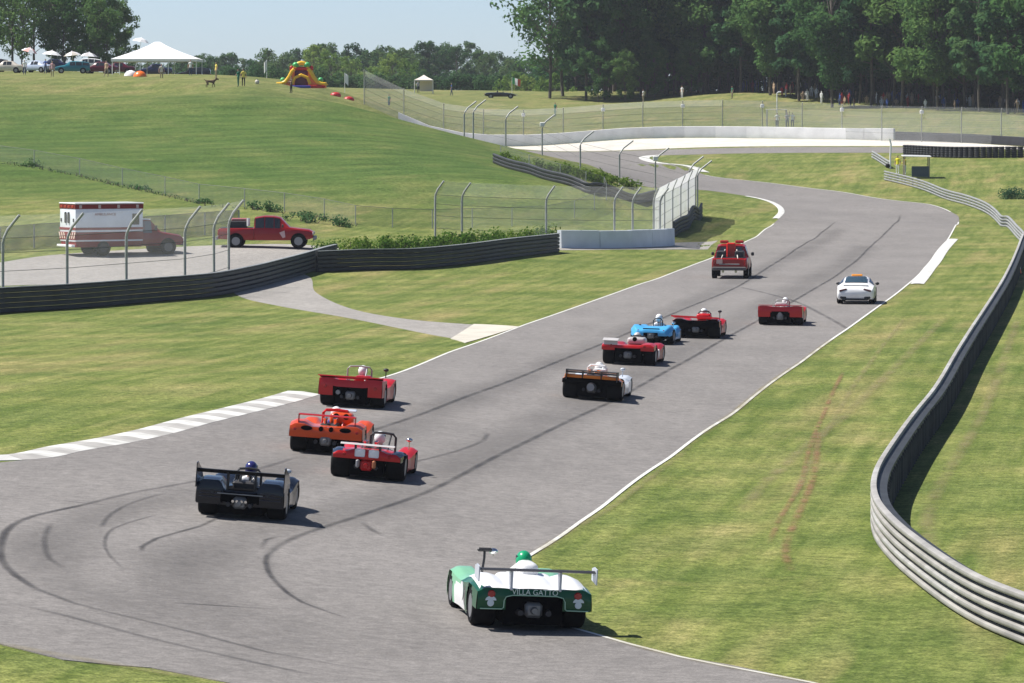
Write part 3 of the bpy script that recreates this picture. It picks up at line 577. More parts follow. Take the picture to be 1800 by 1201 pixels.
# ------------------------------------------------------------------ trees and shrubs
BARK = mat('bark', (.10, .085, .07), .9, 0, .35, 3, bump=.5, bscale=9); BARKL = mat('pale_bark', (.20, .18, .15), .9, 0, .3, 3)
LF_PINE = leaf_mat('leaf_pine', (.042, .110, .050), (.070, .155, .064), (.115, .20, .074))
LF_OAK = leaf_mat('leaf_oak', (.055, .130, .046), (.088, .180, .056), (.145, .24, .072))
LF_PALE = leaf_mat('leaf_pale', (.075, .15, .035), (.14, .235, .055), (.25, .33, .09))
LF_FAR = leaf_mat('leaf_far', (.034, .085, .036), (.066, .135, .05), (.13, .20, .07))
LF_HEDGE = leaf_mat('leaf_hedge', (.035, .085, .014), (.07, .145, .024), (.14, .21, .035))
def leaf_cloud(centers, radii, per, size, rs, flat=.75, droop=0.):
    """many small leaf-spray quads scattered through ellipsoid clumps"""
    V = []; 
    for c, r in zip(centers, radii):
        n = int(per * (r / 1.2) ** 2); d = rs.normal(size=(n, 3)); d /= np.linalg.norm(d, axis=1)[:, None]
        p = d * (rs.random(n) ** .42)[:, None] * r; p[:, 2] *= flat; out = d.copy(); out[:, 2] += .5
        nr = out * .8 + rs.normal(size=(n, 3)) * .55; nr /= np.linalg.norm(nr, axis=1)[:, None]
        a = np.cross(nr, rs.normal(size=(n, 3))); a /= np.linalg.norm(a, axis=1)[:, None] + 1e-9; b = np.cross(nr, a)
        sz = size * rs.uniform(.55, 1.3, n); ctr = np.asarray(c) + p
        a *= (sz * .5)[:, None]; b *= (sz * .34)[:, None]
        V.append(np.stack([ctr - a, ctr + b * rs.uniform(.5, 1, (n, 1)), ctr + a, ctr - b], 1))
    V = np.concatenate(V).reshape(-1, 3); nf = len(V) // 4
    me = bpy.data.meshes.new('crown'); me.vertices.add(len(V)); me.vertices.foreach_set('co', V.astype(np.float32).ravel())
    me.loops.add(len(V)); me.loops.foreach_set('vertex_index', np.arange(len(V), dtype=np.int32)); me.polygons.add(nf)
    me.polygons.foreach_set('loop_start', np.arange(0, len(V), 4, dtype=np.int32)); me.update(calc_edges=True); return me
def make_tree(name, seed, kind, H, leaf, dens=1.):
    rs = np.random.default_rng(seed); root = empty(name); tb = MB(); cs = []; rd = []
    bend = rs.uniform(-.5, .5, 2); tr = H * .0046 + .05
    def tp(t): return Vector((bend[0] * t * t + .25 * math.sin(3 * t + seed), bend[1] * t * t, H * t))
    if kind == 'pine':
        n = 12; tb.tube([tp(i / n) if i else Vector((0, 0, -.5)) for i in range(n + 1)], 0, 8, rad=[max(.03, tr * (1.15 - i / n)) for i in range(n + 1)])
        for t in np.linspace(.17, .97, 30):
            for k in range(rs.integers(2, 4)):
                a = rs.uniform(0, 6.28); ln = (H * .17) * (1.05 - abs(t - .55) * 1.1) * rs.uniform(.5, 1.15) * (1.0 if t < .85 else .6); b = tp(t); e = b + Vector((math.cos(a) * ln, math.sin(a) * ln, rs.uniform(-.05, .28) * ln))
                tb.tube([b, b.lerp(e, .5) + Vector((0, 0, .1)), e], 0, 5, rad=[tr * .32, tr * .2, .02]); 
                for q in (.6, .95): cs.append(b.lerp(e, q) + Vector(rs.normal(size=3) * .3)); rd.append(rs.uniform(.65, 1.25) * H / 24)
    else:
        base = .13 if kind == 'oak' else (.06 if kind == 'low' else .16)
        n = 8; top_ = .8; tb.tube([tp(top_ * i / n) if i else Vector((0, 0, -.5)) for i in range(n + 1)], 0, 8, rad=[tr * (1.25 - i / n) for i in range(n + 1)])
        cw = H * {'oak': .30, 'low': .42, 'tall': .22}[kind]
        for i in range(58):
            t = base + (1 - base) * rs.random() ** .8; a = rs.uniform(0, 6.28); u = (t - base) / (1 - base)
            wv = cw * math.sqrt(max(0, 1 - (2 * u - .9) ** 2 / 1.25)) * rs.uniform(.45, 1.08); b = tp(max(base * .8, t * .72 - .06)); e = Vector((tp(t).x + math.cos(a) * wv, tp(t).y + math.sin(a) * wv, H * t * .96))
            tb.tube([b, b.lerp(e, .5) + Vector((0, 0, .25)), e], 0, 5, rad=[tr * .38, tr * .22, .025]); cs.append(e); rd.append(rs.uniform(.8, 1.5) * H / 17)
            if i % 2: cs.append(b.lerp(e, .6)); rd.append(rs.uniform(.7, 1.2) * H / 17)
    tb.build('trunk', BARKL if kind == 'pale' else BARK, root, 60)
    sz = {'pine': .62, 'oak': .6, 'low': .6, 'tall': .55}[kind] * (H / 20) ** .5
    me = leaf_cloud(cs, rd, {'pine': 105, 'oak': 90, 'low': 110, 'tall': 80}[kind] * dens, sz, rs, .62 if kind == 'pine' else .8); me.materials.append(leaf); link_mesh('crown', me, root)
    return root
PINES = [make_tree('pine_tree', 20 + i, 'pine', h, LF_PINE) for i, h in enumerate((25, 28, 23))]
OAKS = [make_tree('broadleaf_tree', 40 + i, 'oak', h, LF_OAK) for i, h in enumerate((20, 24, 17))]
TALLS = [make_tree('broadleaf_tree', 60 + i, 'tall', h, LF_OAK) for i, h in enumerate((24, 27))]
SPARSE = [make_tree('slender_tree', 70 + i, 'tall', h, LF_OAK, .36) for i, h in enumerate((25, 22))]
FARS = [make_tree('broadleaf_tree', 80 + i, 'low', h, LF_FAR) for i, h in enumerate((15, 18, 13))]
PALES = [make_tree('broadleaf_tree', 90 + i, 'low', h, LF_PALE) for i, h in enumerate((12, 10))]
_used = set()
def plant(proto, x, y, label, group, sc=1., rz=None, dz=0., z=None):
    o = proto if proto.name not in _used else copy_tree(proto); _used.add(proto.name) if o is proto else None
    o.location = (x, y, (h1(x, y) if z is None else z) - .1 + dz); o.rotation_euler = (0, 0, random.uniform(0, 6.28) if rz is None else rz); s_ = sc * random.uniform(.92, 1.08); o.scale = (s_, s_, s_ * random.uniform(.94, 1.08))
    tag(o, label, 'tree', group); return o
rt = random.Random(5); UND = []
for i, (px, d, sc) in enumerate([(1052, 643, .5), (1098, 641, .42), (1150, 645, .5), (1215, 646, .45), (1092, 650, .98), (1138, 652, .9), (1184, 653, 1.0), (1236, 652, .92)]): plant(OAKS[2] if i < 4 else OAKS[i % 2], *at(px, d)[:2], ['small bright leafy tree low at the left end of the wood', 'second small bright tree at the left end of the wood', 'small leafy tree behind the left person in white', 'small leafy tree behind the right person in white', 'full leafy tree fourth from the left end of the wood', 'full leafy tree above the left person in white', 'full leafy tree between the two people in white', 'full leafy tree above the right person in white'][i], None, sc)
# the dark wood at right: front edge follows the lawn, rows behind
edge = [(955, 645), (1050, 645), (1150, 650), (1250, 652), (1330, 640), (1420, 616), (1520, 602), (1620, 594), (1720, 580), (1800, 566), (1880, 560)]
def edge_d(px): return float(np.interp(px, [e[0] for e in edge], [e[1] for e in edge]))
G = 'trees of the dark wood at right'; WL = 'tall dark %s standing in the wood at right'
for row in range(6):
    px = 1062 + row * 4
    while px < 1900 + row * 12:
        d = edge_d(px) + 3 + row * 9 + rt.uniform(-3, 3); x = (px - 900) / F * d
        if row == 0 and px < 1090: pr = rt.choice(TALLS + OAKS[:1])
        else: pr = rt.choice(PINES + OAKS[:2] + TALLS if row < 2 else OAKS[:2] + PINES + TALLS)
        plant(pr, x, d, WL % ('pine tree' if pr in PINES else 'broadleaf tree'), G + (' (pines)' if pr in PINES else ' (broadleaf)'), rt.uniform(.92, 1.2))
        px += rt.uniform(46, 74) if row < 5 else 40
plant(SPARSE[0], *at(966, 652)[:2], 'thin open tree at the left end of the dark wood', None, 1.12, 1.0); 
plant(SPARSE[1], *at(990, 660)[:2], 'thin open tree second from the left end of the dark wood', None, 1.2, 3.0)
plant(PINES[2], *at(1030, 648)[:2], 'dark straight pine third from the left end of the wood', None, 1.25, 2.0)
for k, px in enumerate(range(1010, 1960, 34)):
    d = edge_d(px) + 62 + rt.uniform(-4, 6); plant(FARS[k % 3], (px - 900) / F * d, d, 'bushy dark tree deep in the wood at right', 'bushy trees deep in the wood', rt.uniform(.9, 1.15))
for k in range(6):
    pts = []
    for px in range(960 + k * 160, 1130 + k * 160, 9): d = edge_d(px) + 68 + rt.uniform(-3, 3); x = (px - 900) / F * d; pts.append((x, d, h1(x, d)))
    UND.append(pts)
# grove on the hill at left
for i, (px, d, pr, sc) in enumerate([(-70, 585, SPARSE[0], 1), (-20, 600, SPARSE[0], 1), (22, 590, SPARSE[1], .95), (62, 605, SPARSE[0], .9), (95, 592, SPARSE[1], .85), (128, 600, SPARSE[0], .85), (160, 590, SPARSE[1], .8), (188, 598, OAKS[0], .52), (205, 612, OAKS[2], .62), (40, 580, SPARSE[1], .62), (112, 583, OAKS[0], .5), (172, 582, OAKS[2], .55)]):
    x, y, z = at(px, d); plant(pr, x, y, ['broadleaf tree standing out of the left edge behind the parked cars', 'tall thin tree above the cream car at the left edge', 'thin tall tree behind the pink and white umbrellas', 'tall bare-trunked tree behind the pale blue car', 'slim tree behind the white sunshades on the hill', 'dark tree behind the teal parked car', 'dense tree behind the maroon parked cars', 'leafy tree left of the big white tent', 'rightmost leafy tree of the grove beside the white tent', 'small leafy tree between the two umbrellas at left', 'small leafy tree above the teal hatchback', 'small leafy tree above the maroon cars'][i], 'grove behind the parked cars on the hill', sc)
# far tree belt between grove and wood
for i, px in enumerate(range(225, 1000, 17)):
    d = 980 + rt.uniform(-60, 90); x = (px - 900) / F * d; tgt = np.interp(px, [225, 350, 480, 560, 640, 700, 800, 850, 900, 980], [108, 98, 100, 78, 98, 84, 74, 80, 100, 112]) + rt.uniform(-6, 8)
    pr = rt.choice(FARS); hh = {0: 15, 1: 18, 2: 13}[FARS.index(pr)]; top_z = HC + (YH - tgt) / F * d; sc = rt.uniform(.78, 1.0)
    plant(pr, x, d, 'hazy green tree of the far belt behind the hill', 'far belt of trees behind the hill', sc, z=top_z - hh * sc)
for i, (px, d, tgt, pr) in enumerate([(548, 800, 76, PALES[0]), (585, 790, 92, PALES[1]), (690, 780, 88, PALES[0]), (660, 800, 112, PALES[1]), (720, 800, 104, PALES[1]), (930, 700, 128, PALES[1]), (968, 690, 132, PALES[1]), (905, 705, 138, PALES[1]), (620, 830, 108, PALES[1])]):
    x = (px - 900) / F * d; hh = 12 if pr is PALES[0] else 10; sc = .85; top_z = HC + (YH - tgt) / F * d
    plant(pr, x, d, ['feathery pale tree behind the inflatable slide', 'pale round tree right of the inflatable slide', 'big bright green tree left of the small canopy', 'small bright tree between slide and canopy', 'bright bushy tree behind the small canopy', 'small pale tree right of the flag', 'small pale tree just left of the dark wood', 'small pale tree behind the dark parked convertible', 'pale bush-like tree behind the red inflatables'][i], 'pale trees behind the hilltop', sc, z=top_z - hh * sc)
# low scrub closing the foot of the belt
def shrub(name, label, pts, r, h, per, leaf, size, cat='shrub', grp=None, seed=1, thick=.5, lo=.2):
    rs = np.random.default_rng(seed); o0 = Vector(pts[0]); root = empty(name, o0); cs = []; rd = []; sb = MB()
    for p in pts:
        p = Vector(p) - o0
        for k in range(3): 
            c = p + Vector((rs.uniform(-thick, thick), rs.uniform(-thick, thick), rs.uniform(lo, .95) * h)); cs.append(c); rd.append(r * rs.uniform(.6, 1.15)); sb.tube([p + Vector((0, 0, -.1)), c], .02, 4)
    sb.build('stems', BARK, root, None)['kind'] = 'stuff'; me = leaf_cloud(cs, rd, per, size, rs, .8); me.materials.append(leaf); link_mesh('foliage', me, root); tag(root, label, cat, grp); return root
for k, pts in enumerate(UND): shrub('undergrowth', 'dark undergrowth deep between the trunks of the wood', pts, 1.8, 4.5, 60, LF_PINE, .7, 'undergrowth', 'undergrowth of the dark wood', 200 + k, 1.5, -.1)
def line3(a, n=None, step=.7, dmin=0):
    C = catmull([unp(x, y, 0, dmin) for x, y in a], step); return [(p[0], p[1], h1(*p)) for p in C]
shrub('hedge', 'low spreading green hedge above the dark belted barrier', line3([(585, 452), (650, 447), (740, 443), (850, 438), (920, 432), (975, 427)]), .62, .85, 260, LF_HEDGE, .2, 'hedge', seed=3, thick=.9)
shrub('hedge', 'long green hedge beside the far track behind the debris fence', line3([(880, 287), (950, 302), (1010, 313), (1070, 326), (1115, 334)], dmin=330), .6, .75, 200, LF_HEDGE, .24, 'hedge', seed=4)
rail_barrier('dark low barrier under the far green hedge', [unp(868, 287, 0, 330), unp(930, 306, 0, 330), unp(1010, 330, 0, 330), unp(1060, 341, 0, 320), unp(1150, 352, 0, 320)], 3, .8, lambda r: BELT, 6, BPROF, 1, name='crash_barrier', part='belt')
for i, (x, y, r, h, n) in enumerate([(520, 388, .5, .9, 'dark scrubby bush left of the fence corner behind the red pickup'), (545, 392, .45, .8, 'small dark bush right of the parked red pickup'), (592, 398, .5, .8, 'dark bush by the low fence posts'), (470, 372, .5, 1.0, 'dark bush behind the roof of the parked pickup'), (440, 368, .4, .8, 'low bush above the bed of the parked pickup'), (360, 358, .35, .5, 'small weed clump on the fence line right of the ambulance'), (60, 292, .5, .5, 'long weed clump on the fence line at the left edge'), (250, 333, .35, .4, 'weed clump on the fence line above the ambulance'), (1790, 350, 1.0, 1.2, 'dark green bush at the right edge beyond the rail')]):
    b = pos(x, y); shrub('bush', n, [tuple(b + Vector((random.uniform(-r, r), random.uniform(-r, r), 0))) for k in range(3)], r * .8, h * .6, 420, LF_PINE, .18, 'bush', seed=100 + i, lo=.0)
shrub('weed_strip', 'strip of dark weeds along the low fence above the ambulance', line3([(-20, 285), (60, 296), (140, 311), (215, 329), (290, 345), (350, 359)]), .16, .28, 200, LF_PINE, .13, 'weeds', seed=160, thick=.25, lo=0)
shrub('weed_strip', 'strip of dark weeds along the low fence behind the parked pickup', line3([(360, 362), (430, 368), (500, 376), (570, 388), (622, 398)]), .16, .3, 200, LF_PINE, .13, 'weeds', seed=161, thick=.3, lo=0)
for i, (x0, x1, d, tb) in enumerate([(340, 480, 700, 138), (560, 730, 740, 146), (730, 860, 745, 150), (480, 570, 720, 142), (850, 975, 735, 156)]):
    pts = []
    for px in range(x0, x1, 12): X = (px - 900) / F * d; pts.append((X, d + random.uniform(-4, 4), min(h1(X, d), HC + (YH - tb) / F * d - 1.2)))
    shrub('scrub', ['dark scrub under the far trees right of the tent', 'dark scrub between slide and canopy', 'dark scrub right of the small canopy', 'dark scrub behind the inflatable slide', 'dark scrub behind the convertible'][i], pts, 1.6, 3.0, 95, LF_FAR, .5, 'scrub', seed=130 + i, thick=1.4)
for p in PINES + OAKS + TALLS + FARS + PALES + SPARSE:
    if p.name not in _used:
        for ch in list(p.children): bpy.data.objects.remove(ch)
        bpy.data.objects.remove(p)
# ------------------------------------------------------------------ people (skinned bodies, one continuous mesh)
def skin_mesh(name, joints, edges, radii, levels=1):
    me = bpy.data.meshes.new(name + '_cage'); me.from_pydata(joints, edges, []); o = bpy.data.objects.new(name + '_cage', me); col.objects.link(o)
    o.modifiers.new('skin', 'SKIN'); 
    if not me.skin_vertices: me.attributes
    sv = me.skin_vertices[0].data
    for i, r in enumerate(radii): sv[i].radius = (r, r) if not isinstance(r, tuple) else r
    sv[0].use_root = True
    sm = o.modifiers.new('sub', 'SUBSURF'); sm.levels = levels; sm.render_levels = levels
    dg = bpy.context.evaluated_depsgraph_get(); dg.update(); ev = o.evaluated_get(dg); out = bpy.data.meshes.new_from_object(ev); out.name = name
    bpy.data.objects.remove(o); return out
def pose(kind):
    # pelvis, waist, chest, neck, head base, head mid, head top
    J = [(0, 0, .95), (0, 0, 1.12), (0, 0, 1.36), (0, 0, 1.5), (0, .01, 1.58), (0, .02, 1.66), (0, .01, 1.76)]; E = [(0, 1), (1, 2), (2, 3), (3, 4), (4, 5), (5, 6)]
    Rr = [(.155, .11), (.14, .1), (.17, .11), .055, .065, .092, .06]
    def chain(start, pts, rs):
        p = start
        for q, r in zip(pts, rs): J.append(q); Rr.append(r); E.append((p, len(J) - 1)); p = len(J) - 1
    sit = kind == 'driver'
    if sit:      # reclined behind the wheel; origin on the seat
        J[:] = [(0, 0, .12), (0, -.06, .28), (0, -.16, .5), (0, -.17, .63), (0, -.165, .70), (0, -.16, .79), (0, -.165, .89)]
    for s in (-1, 1):
        if sit:
            chain(0, [(.1 * s, .12, .12), (.11 * s, .5, .26), (.1 * s, .88, .1), (.1 * s, .98, .16)], [.09, .07, .05, .04])
            chain(2, [(.19 * s, -.12, .52), (.26 * s, .06, .36), (.15 * s, .3, .42), (.12 * s, .36, .44)], [.062, .05, .04, .045])
        else:
            st = {'stand': .0, 'walk': .18 * s, 'lean': .04 * s, 'wave': .02}[kind]
            chain(0, [(.1 * s, 0, .88), (.11 * s, st * .5 + .02, .5), (.11 * s, st, .09), (.12 * s, st + .14, .035)], [.095, .066, .045, .04])
            if kind == 'wave' and s == 1: arm = [(.2, 0, 1.42), (.36, .05, 1.55), (.34, .12, 1.8), (.34, .14, 1.9)]
            elif kind == 'lean': arm = [(.2 * s, 0, 1.42), (.27 * s, .1, 1.18), (.14 * s, .3, 1.1), (.09 * s, .36, 1.12)]
            else: arm = [(.2 * s, 0, 1.42), (.27 * s, -.03, 1.15), (.27 * s, .06 - st * .4, .9), (.26 * s, .1 - st * .4, .8)]
            chain(2, arm, [.062, .05, .038, .042])
    return J, E, Rr
SKIN = mat('skin', (.45, .27, .19), .6); HAIR = mat('hair', (.03, .02, .015), .7); DENIM = mat('denim', (.05, .07, .13), .85); KHAKI = mat('khaki', (.30, .25, .17), .85); SHOE = mat('shoe', (.05, .05, .05), .7)
_PM = {}
def person_mesh(kind):
    if kind not in _PM:
        me = skin_mesh('person', *pose(kind)); me.polygons.foreach_set('use_smooth', [True] * len(me.polygons))
        for m in (WHITEP, DENIM, SKIN, HAIR, SHOE): me.materials.append(m)
        for p in me.polygons:
            c = p.center
            if kind == 'driver': mi = (2 if c.z > .62 else (1 if c.y > .12 and c.z < .32 else 0))
            elif c.z > 1.54: mi = 3 if (c.z > 1.70 or c.y < -.02) else 2
            elif c.z > .92 and not (abs(c.x) > .21 and c.z < 1.25): mi = 0
            elif abs(c.x) > .21 and c.z > .7: mi = 2
            elif c.z < .07: mi = 4
            else: mi = 1
            p.material_index = mi
        _PM[kind] = me
    return _PM[kind]
_hat = None
def person(loc, rz, kind, shirt, trousers, label, group=None, hat=None, h=1.0, name='person'):
    global _hat
    o = link_mesh(name, person_mesh(kind)); o.location = loc; o.rotation_euler = (0, 0, rz); o.scale = (h, h, h)
    for i, m in enumerate((shirt, trousers, SKIN, HAIR, SHOE)): o.material_slots[i].link = 'OBJECT'; o.material_slots[i].material = m
    if hat:
        mb = MB(); mb.sphere((0, 0, 1.72), .115, 0, 12, (1, 1.1, .75)); mb.lathe([(1.69, .115), (1.685, .19), (1.70, .19), (1.705, .11)], 16, 'z', caps=False); mb.build('sun_hat', hat, o)
    return tag(o, label, 'person', group)
def driver(car, seat, helmet_m, suit, label, rec=0):
    """driver sitting in a car (its own top-level thing)"""
    o = link_mesh('person', person_mesh('driver')); o.matrix_world = car.matrix_basis @ Matrix.Translation(seat - Vector((0, 0, .05)))
    for i, m in enumerate((suit, suit, SKIN, HAIR, SHOE)): o.material_slots[i].link = 'OBJECT'; o.material_slots[i].material = m
    mb = MB(); mb.sphere((0, -.15, .775), .15, 0, 18, (.95, 1.12, 1.12)); h = mb.build('helmet', helmet_m, o)
    vb = MB(); vb.lathe([(-.035, .128), (-.03, .142), (.035, .142), (.04, .128)], 20, 'z', (0, -.135, .815), caps=False); vb.build('visor', GLASS, h)
    return tag(o, label, 'person')

# ------------------------------------------------------------------ racing cars
def car_frame(name, px, py, heading, back, label, cat='race car'):
    """empty on the ground; the photo pixel is where the middle of its tail meets the road"""
    x, y = unp(px, py); a = R(heading); f = Vector((math.sin(a), math.cos(a), 0)); c = Vector((x, y, 0)) + f * back; z = h1(c.x, c.y) + .018
    nn = nrm(c.x, c.y, 1.0); yv = (f - nn * f.dot(nn)).normalized(); xv = yv.cross(nn).normalized()
    M = Matrix((xv, yv, nn)).transposed().to_4x4(); M.translation = (c.x, c.y, z)
    o = empty(name); o.matrix_basis = M; tag(o, label, cat); return o
def wheel(parent, x, y, r, wd, rim_m=ALLOY, steer=0, name='wheel'):
    s = 1 if x > 0 else -1; w_ = empty(name); w_.parent = parent; w_.location = (x, y, r); w_.rotation_euler = (0, 0, steer)
    t = MB(); t.lathe([(-wd / 2, r * .62), (-wd / 2, r * .86), (-wd / 2 + .03, r * .965), (-wd / 2 + .07, r), (wd / 2 - .07, r), (wd / 2 - .03, r * .965), (wd / 2, r * .86), (wd / 2, r * .62)], 28, 'x', caps=False)
    t.build('tyre', TYRE, w_, 40)
    m = MB(); o_ = s * wd / 2; m.lathe([(o_ * .98, r * .62), (o_ * .9, r * .58), (o_ * .35, r * .5), (o_ * .3, r * .12), (o_ * .55, r * .1)] if s > 0 else [(o_ * .55, r * .1), (o_ * .3, r * .12), (o_ * .35, r * .5), (o_ * .9, r * .58), (o_ * .98, r * .62)], 24, 'x')
    for k in range(5):
        a = k * 2 * math.pi / 5; m.box((o_ * .55, math.cos(a) * r * .33, math.sin(a) * r * .33), (.03, r * .13, r * .5), .0, rot=(a - math.pi / 2, 0, 0))
    m.lathe([(-o_ * .96, r * .5), (-o_ * .9, r * .62)] if s > 0 else [(-o_ * .9, r * .62), (-o_ * .96, r * .5)], 20, 'x'); m.build('rim', rim_m, w_, 40)
    return w_
def interp(tab, y): t = sorted(tab); return np.interp(y, [a for a, _ in t], [b for _, b in t])
def sm(tab, y):
    return sum(interp(tab, y + d) * k for d, k in ((-.12, .15), (-.06, .2), (0, .3), (.06, .2), (.12, .15)))
def race_body(car, p, mats, region):
    """top shell as a height field with fender humps, sides with wheel arches, chopped tail with an opening"""
    y0, y1 = p['tail'], p['nose']; ys = np.linspace(y0, y1, 54); us = np.linspace(-1, 1, 37); W_ = p['width']; 
    ra, fa = p['axles']; ck = p['cockpit']
    def Wd(y): return sm(W_, y)
    def zt(u, y):
        a = abs(u); m = smooth01(p.get('f0', .36), p.get('f1', .64), a); z = sm(p['center'], y) * (1 - m) + sm(p['fender'], y) * m
        return z - p.get('crown', .07) * float(smooth01(.8, 1.0, a)) ** 2
    mb = MB(); idx = {}
    for i, y in enumerate(ys):
        for j, u in enumerate(us): idx[i, j] = len(mb.v); mb.v.append((u * Wd(y), y, float(zt(u, y))))
    def put(f, c): mb.f.append(f); mb.m.append(region(*c))
    for i in range(len(ys) - 1):
        for j in range(len(us) - 1):
            f = (idx[i, j], idx[i, j + 1], idx[i + 1, j + 1], idx[i + 1, j]); c = np.mean([mb.v[k] for k in f], 0)
            if ((c[0] - ck[0]) / ck[2]) ** 2 + ((c[1] - ck[1]) / ck[3]) ** 2 < 1: continue
            put(f, c)
    zs = p.get('sill', .14); nv = 7
    for sgn, j in ((-1, 0), (1, len(us) - 1)):
        base = len(mb.v)
        for i, y in enumerate(ys):
            z1 = mb.v[idx[i, j]][2]; w_ = Wd(y)
            for k in range(nv + 1):
                t = k / nv; mb.v.append((sgn * (w_ + .018 * math.sin(math.pi * t)), y, z1 + (zs + (.12 if y > y1 - .25 else 0) - z1) * t))
        for i in range(len(ys) - 1):
            for k in range(nv):
                f = [base + i * (nv + 1) + k, base + i * (nv + 1) + k + 1, base + (i + 1) * (nv + 1) + k + 1, base + (i + 1) * (nv + 1) + k]; c = np.mean([mb.v[q] for q in f], 0)
                if math.hypot(c[1] - ra, c[2] - p['rr']) < p['rr'] + .05 or math.hypot(c[1] - fa, c[2] - p['rf']) < p['rf'] + .05 or (c[1] < ra and c[2] < p['tail_z']): continue
                put(tuple(f if sgn < 0 else f[::-1]), c)
    # nose
    base = len(mb.v); n = len(us)
    for j, u in enumerate(us): v = mb.v[idx[len(ys) - 1, j]]; mb.v.append((v[0] * .96, v[1] + .05, zs + .03))
    for j in range(n - 1): put((idx[len(ys) - 1, j], idx[len(ys) - 1, j + 1], base + j + 1, base + j), (us[j] * .9, y1, .2))
    mb.build('body', mats, car, 42)
    # tail panel with its opening
    tp = MB(); W0 = Wd(y0); nzz = 9; xs = us * W0; op = p['opening']
    g = {}
    for j, u in enumerate(us):
        z1 = float(zt(u, y0)); zb = p['tail_z'] + p.get('tail_arch', 0) * (1 - u * u)
        for k in range(nzz + 1): t = k / nzz; g[j, k] = len(tp.v); tp.v.append((u * W0, y0 - .03 * math.sin(math.pi * t), z1 + (zb - z1) * t))
    for j in range(n - 1):
        for k in range(nzz):
            f = (g[j, k], g[j, k + 1], g[j + 1, k + 1], g[j + 1, k]); c = np.mean([tp.v[q] for q in f], 0)
            if op and abs(c[0]) < op[0] and op[1] < c[2] < op[2]: continue
            tp.f.append(f); tp.m.append(0)
    tp.build('tail_panel', p['tail_m'], car, 40)
    # dark tub, cockpit, underbody
    ub = MB(); ub.box((0, (y0 + y1) / 2 - .1, .2), (W0 * 1.02, (y1 - y0) * .9, .2)); ub.box((0, y0 + .55, .42), (W0 * 1.0, .9, .42)); ub.build('chassis', DARKER, car, None)
    cp = MB(); cp.lathe([(.32, .001), (.32, .9), (.62, 1.02)], 20, 'z', caps=False); cp.v = [(v[0] * ck[2] + ck[0], v[1] * ck[3] + ck[1], v[2]) for v in cp.v]; cp.build('cockpit', DARK, car, 40)
    for x in (-1, 1):
        wheel(car, x * (Wd(ra) - p['wr'] / 2 - .015), ra, p['rr'], p['wr'], p.get('rim', ALLOY)); wheel(car, x * (Wd(fa) - p['wf'] / 2 - .02), fa, p['rf'], p['wf'], p.get('rim', ALLOY))
    gb = MB(); gb.box((0, y0 + .18, .36), (.3, .42, .26), .05); gb.lathe([(y0 - .12, .05), (y0 - .02, .07), (y0 + .05, .08)], 12, 'y', (0, 0, .36)); gb.build('gearbox', p.get('gear_m', mat('cast_alloy', (.22, .22, .22), .5, .6)), car, 40)
    for s in (-1, 1):
        MB().tube([(s * .3, y0 + .5, .36), (s * .26, y0 + .1, .32), (s * .24, y0 - .1, .32)], .05, 10).build('exhaust', CHROME if p.get('bright_ex') else DARK, car)
    for s in (-1, 1): MB().tube([(s * .12, y0 + .2, .36), (s * (W0 - .35), ra, .36)], .025, 6).build('suspension_arm', STEELD, car)
    return zt, Wd
BASE = dict(tail=-1.95, nose=2.0, width=[(-2, .93), (-1.2, .97), (-.3, .88), (.4, .86), (1.2, .93), (1.7, .88), (2.0, .70)], center=[(-2, .70), (-1.2, .70), (-.5, .68), (0, .60), (.8, .56), (1.4, .45), (2.0, .30)],
            fender=[(-2, .74), (-1.6, .82), (-1.2, .84), (-.7, .70), (-.2, .54), (.5, .54), (.9, .66), (1.25, .72), (1.6, .58), (2.0, .31)], axles=(-1.22, 1.22), rr=.335, rf=.30, wr=.42, wf=.29, cockpit=(0, -.05, .42, .5), tail_z=.44, opening=(.42, .3, .6), tail_m=None)
def rear_wing(car, y, z, half, chord, m, plates=None, plate_m=None, struts=(), strut_m=None, tilt=.18, base=.7, drop=.0):
    mb = MB(); n = 9; prof = [(-chord / 2, .0), (-chord * .3, .03), (0, .042), (chord * .3, .03), (chord / 2, .01), (chord * .2, -.005), (0, -.01), (-chord * .3, -.008)]
    ct, st = math.cos(tilt), math.sin(tilt); vs_ = []
    for x in np.linspace(-half, half, n):
        for a, b in prof: vs_.append((x, y + a * ct + b * st, z - a * st * 1.0 + b * ct))
    k = len(prof); mb.add(vs_, [(i * k + j, i * k + (j + 1) % k, (i + 1) * k + (j + 1) % k, (i + 1) * k + j) for i in range(n - 1) for j in range(k)] + [tuple(range(k))[::-1], tuple((n - 1) * k + j for j in range(k))])
    w_ = mb.build('rear_wing', m, car, 40)
    if plates:
        for s in (-1, 1):
            pb = MB(); pts = [(s * half, y + a, z + b) for a, b in plates]; o = .02 * s; q = [(x + o, yy, zz) for x, yy, zz in pts]; nn = len(pts)
            pb.add(pts + q, [tuple(range(nn)), tuple(range(nn, 2 * nn))[::-1]] + [(i, (i + 1) % nn, nn + (i + 1) % nn, nn + i) for i in range(nn)]); pb.build('endplate', plate_m or m, w_, None)
    for x in struts: MB().box((x, y + .05, (z + base) / 2), (.04, .2, z - base + .04), .01).build('strut', strut_m or m, w_)
    return w_
def roll_bar(car, x, y, w_, z0, z1, m=DARK, r=.028, brace=.45):
    mb = MB(); pts = [(x - w_ / 2, y, z0), (x - w_ / 2, y, z1 - .1), (x - w_ / 2 + .07, y, z1 - .02), (x, y, z1), (x + w_ / 2 - .07, y, z1 - .02), (x + w_ / 2, y, z1 - .1), (x + w_ / 2, y, z0)]
    mb.tube(pts, r, 8); o = mb.build('roll_bar', m, car); MB().tube([(x + w_ * .3, y, z1 - .06), (x + w_ * .3, y - brace, z0)], r * .8, 8).build('brace', m, o); return o
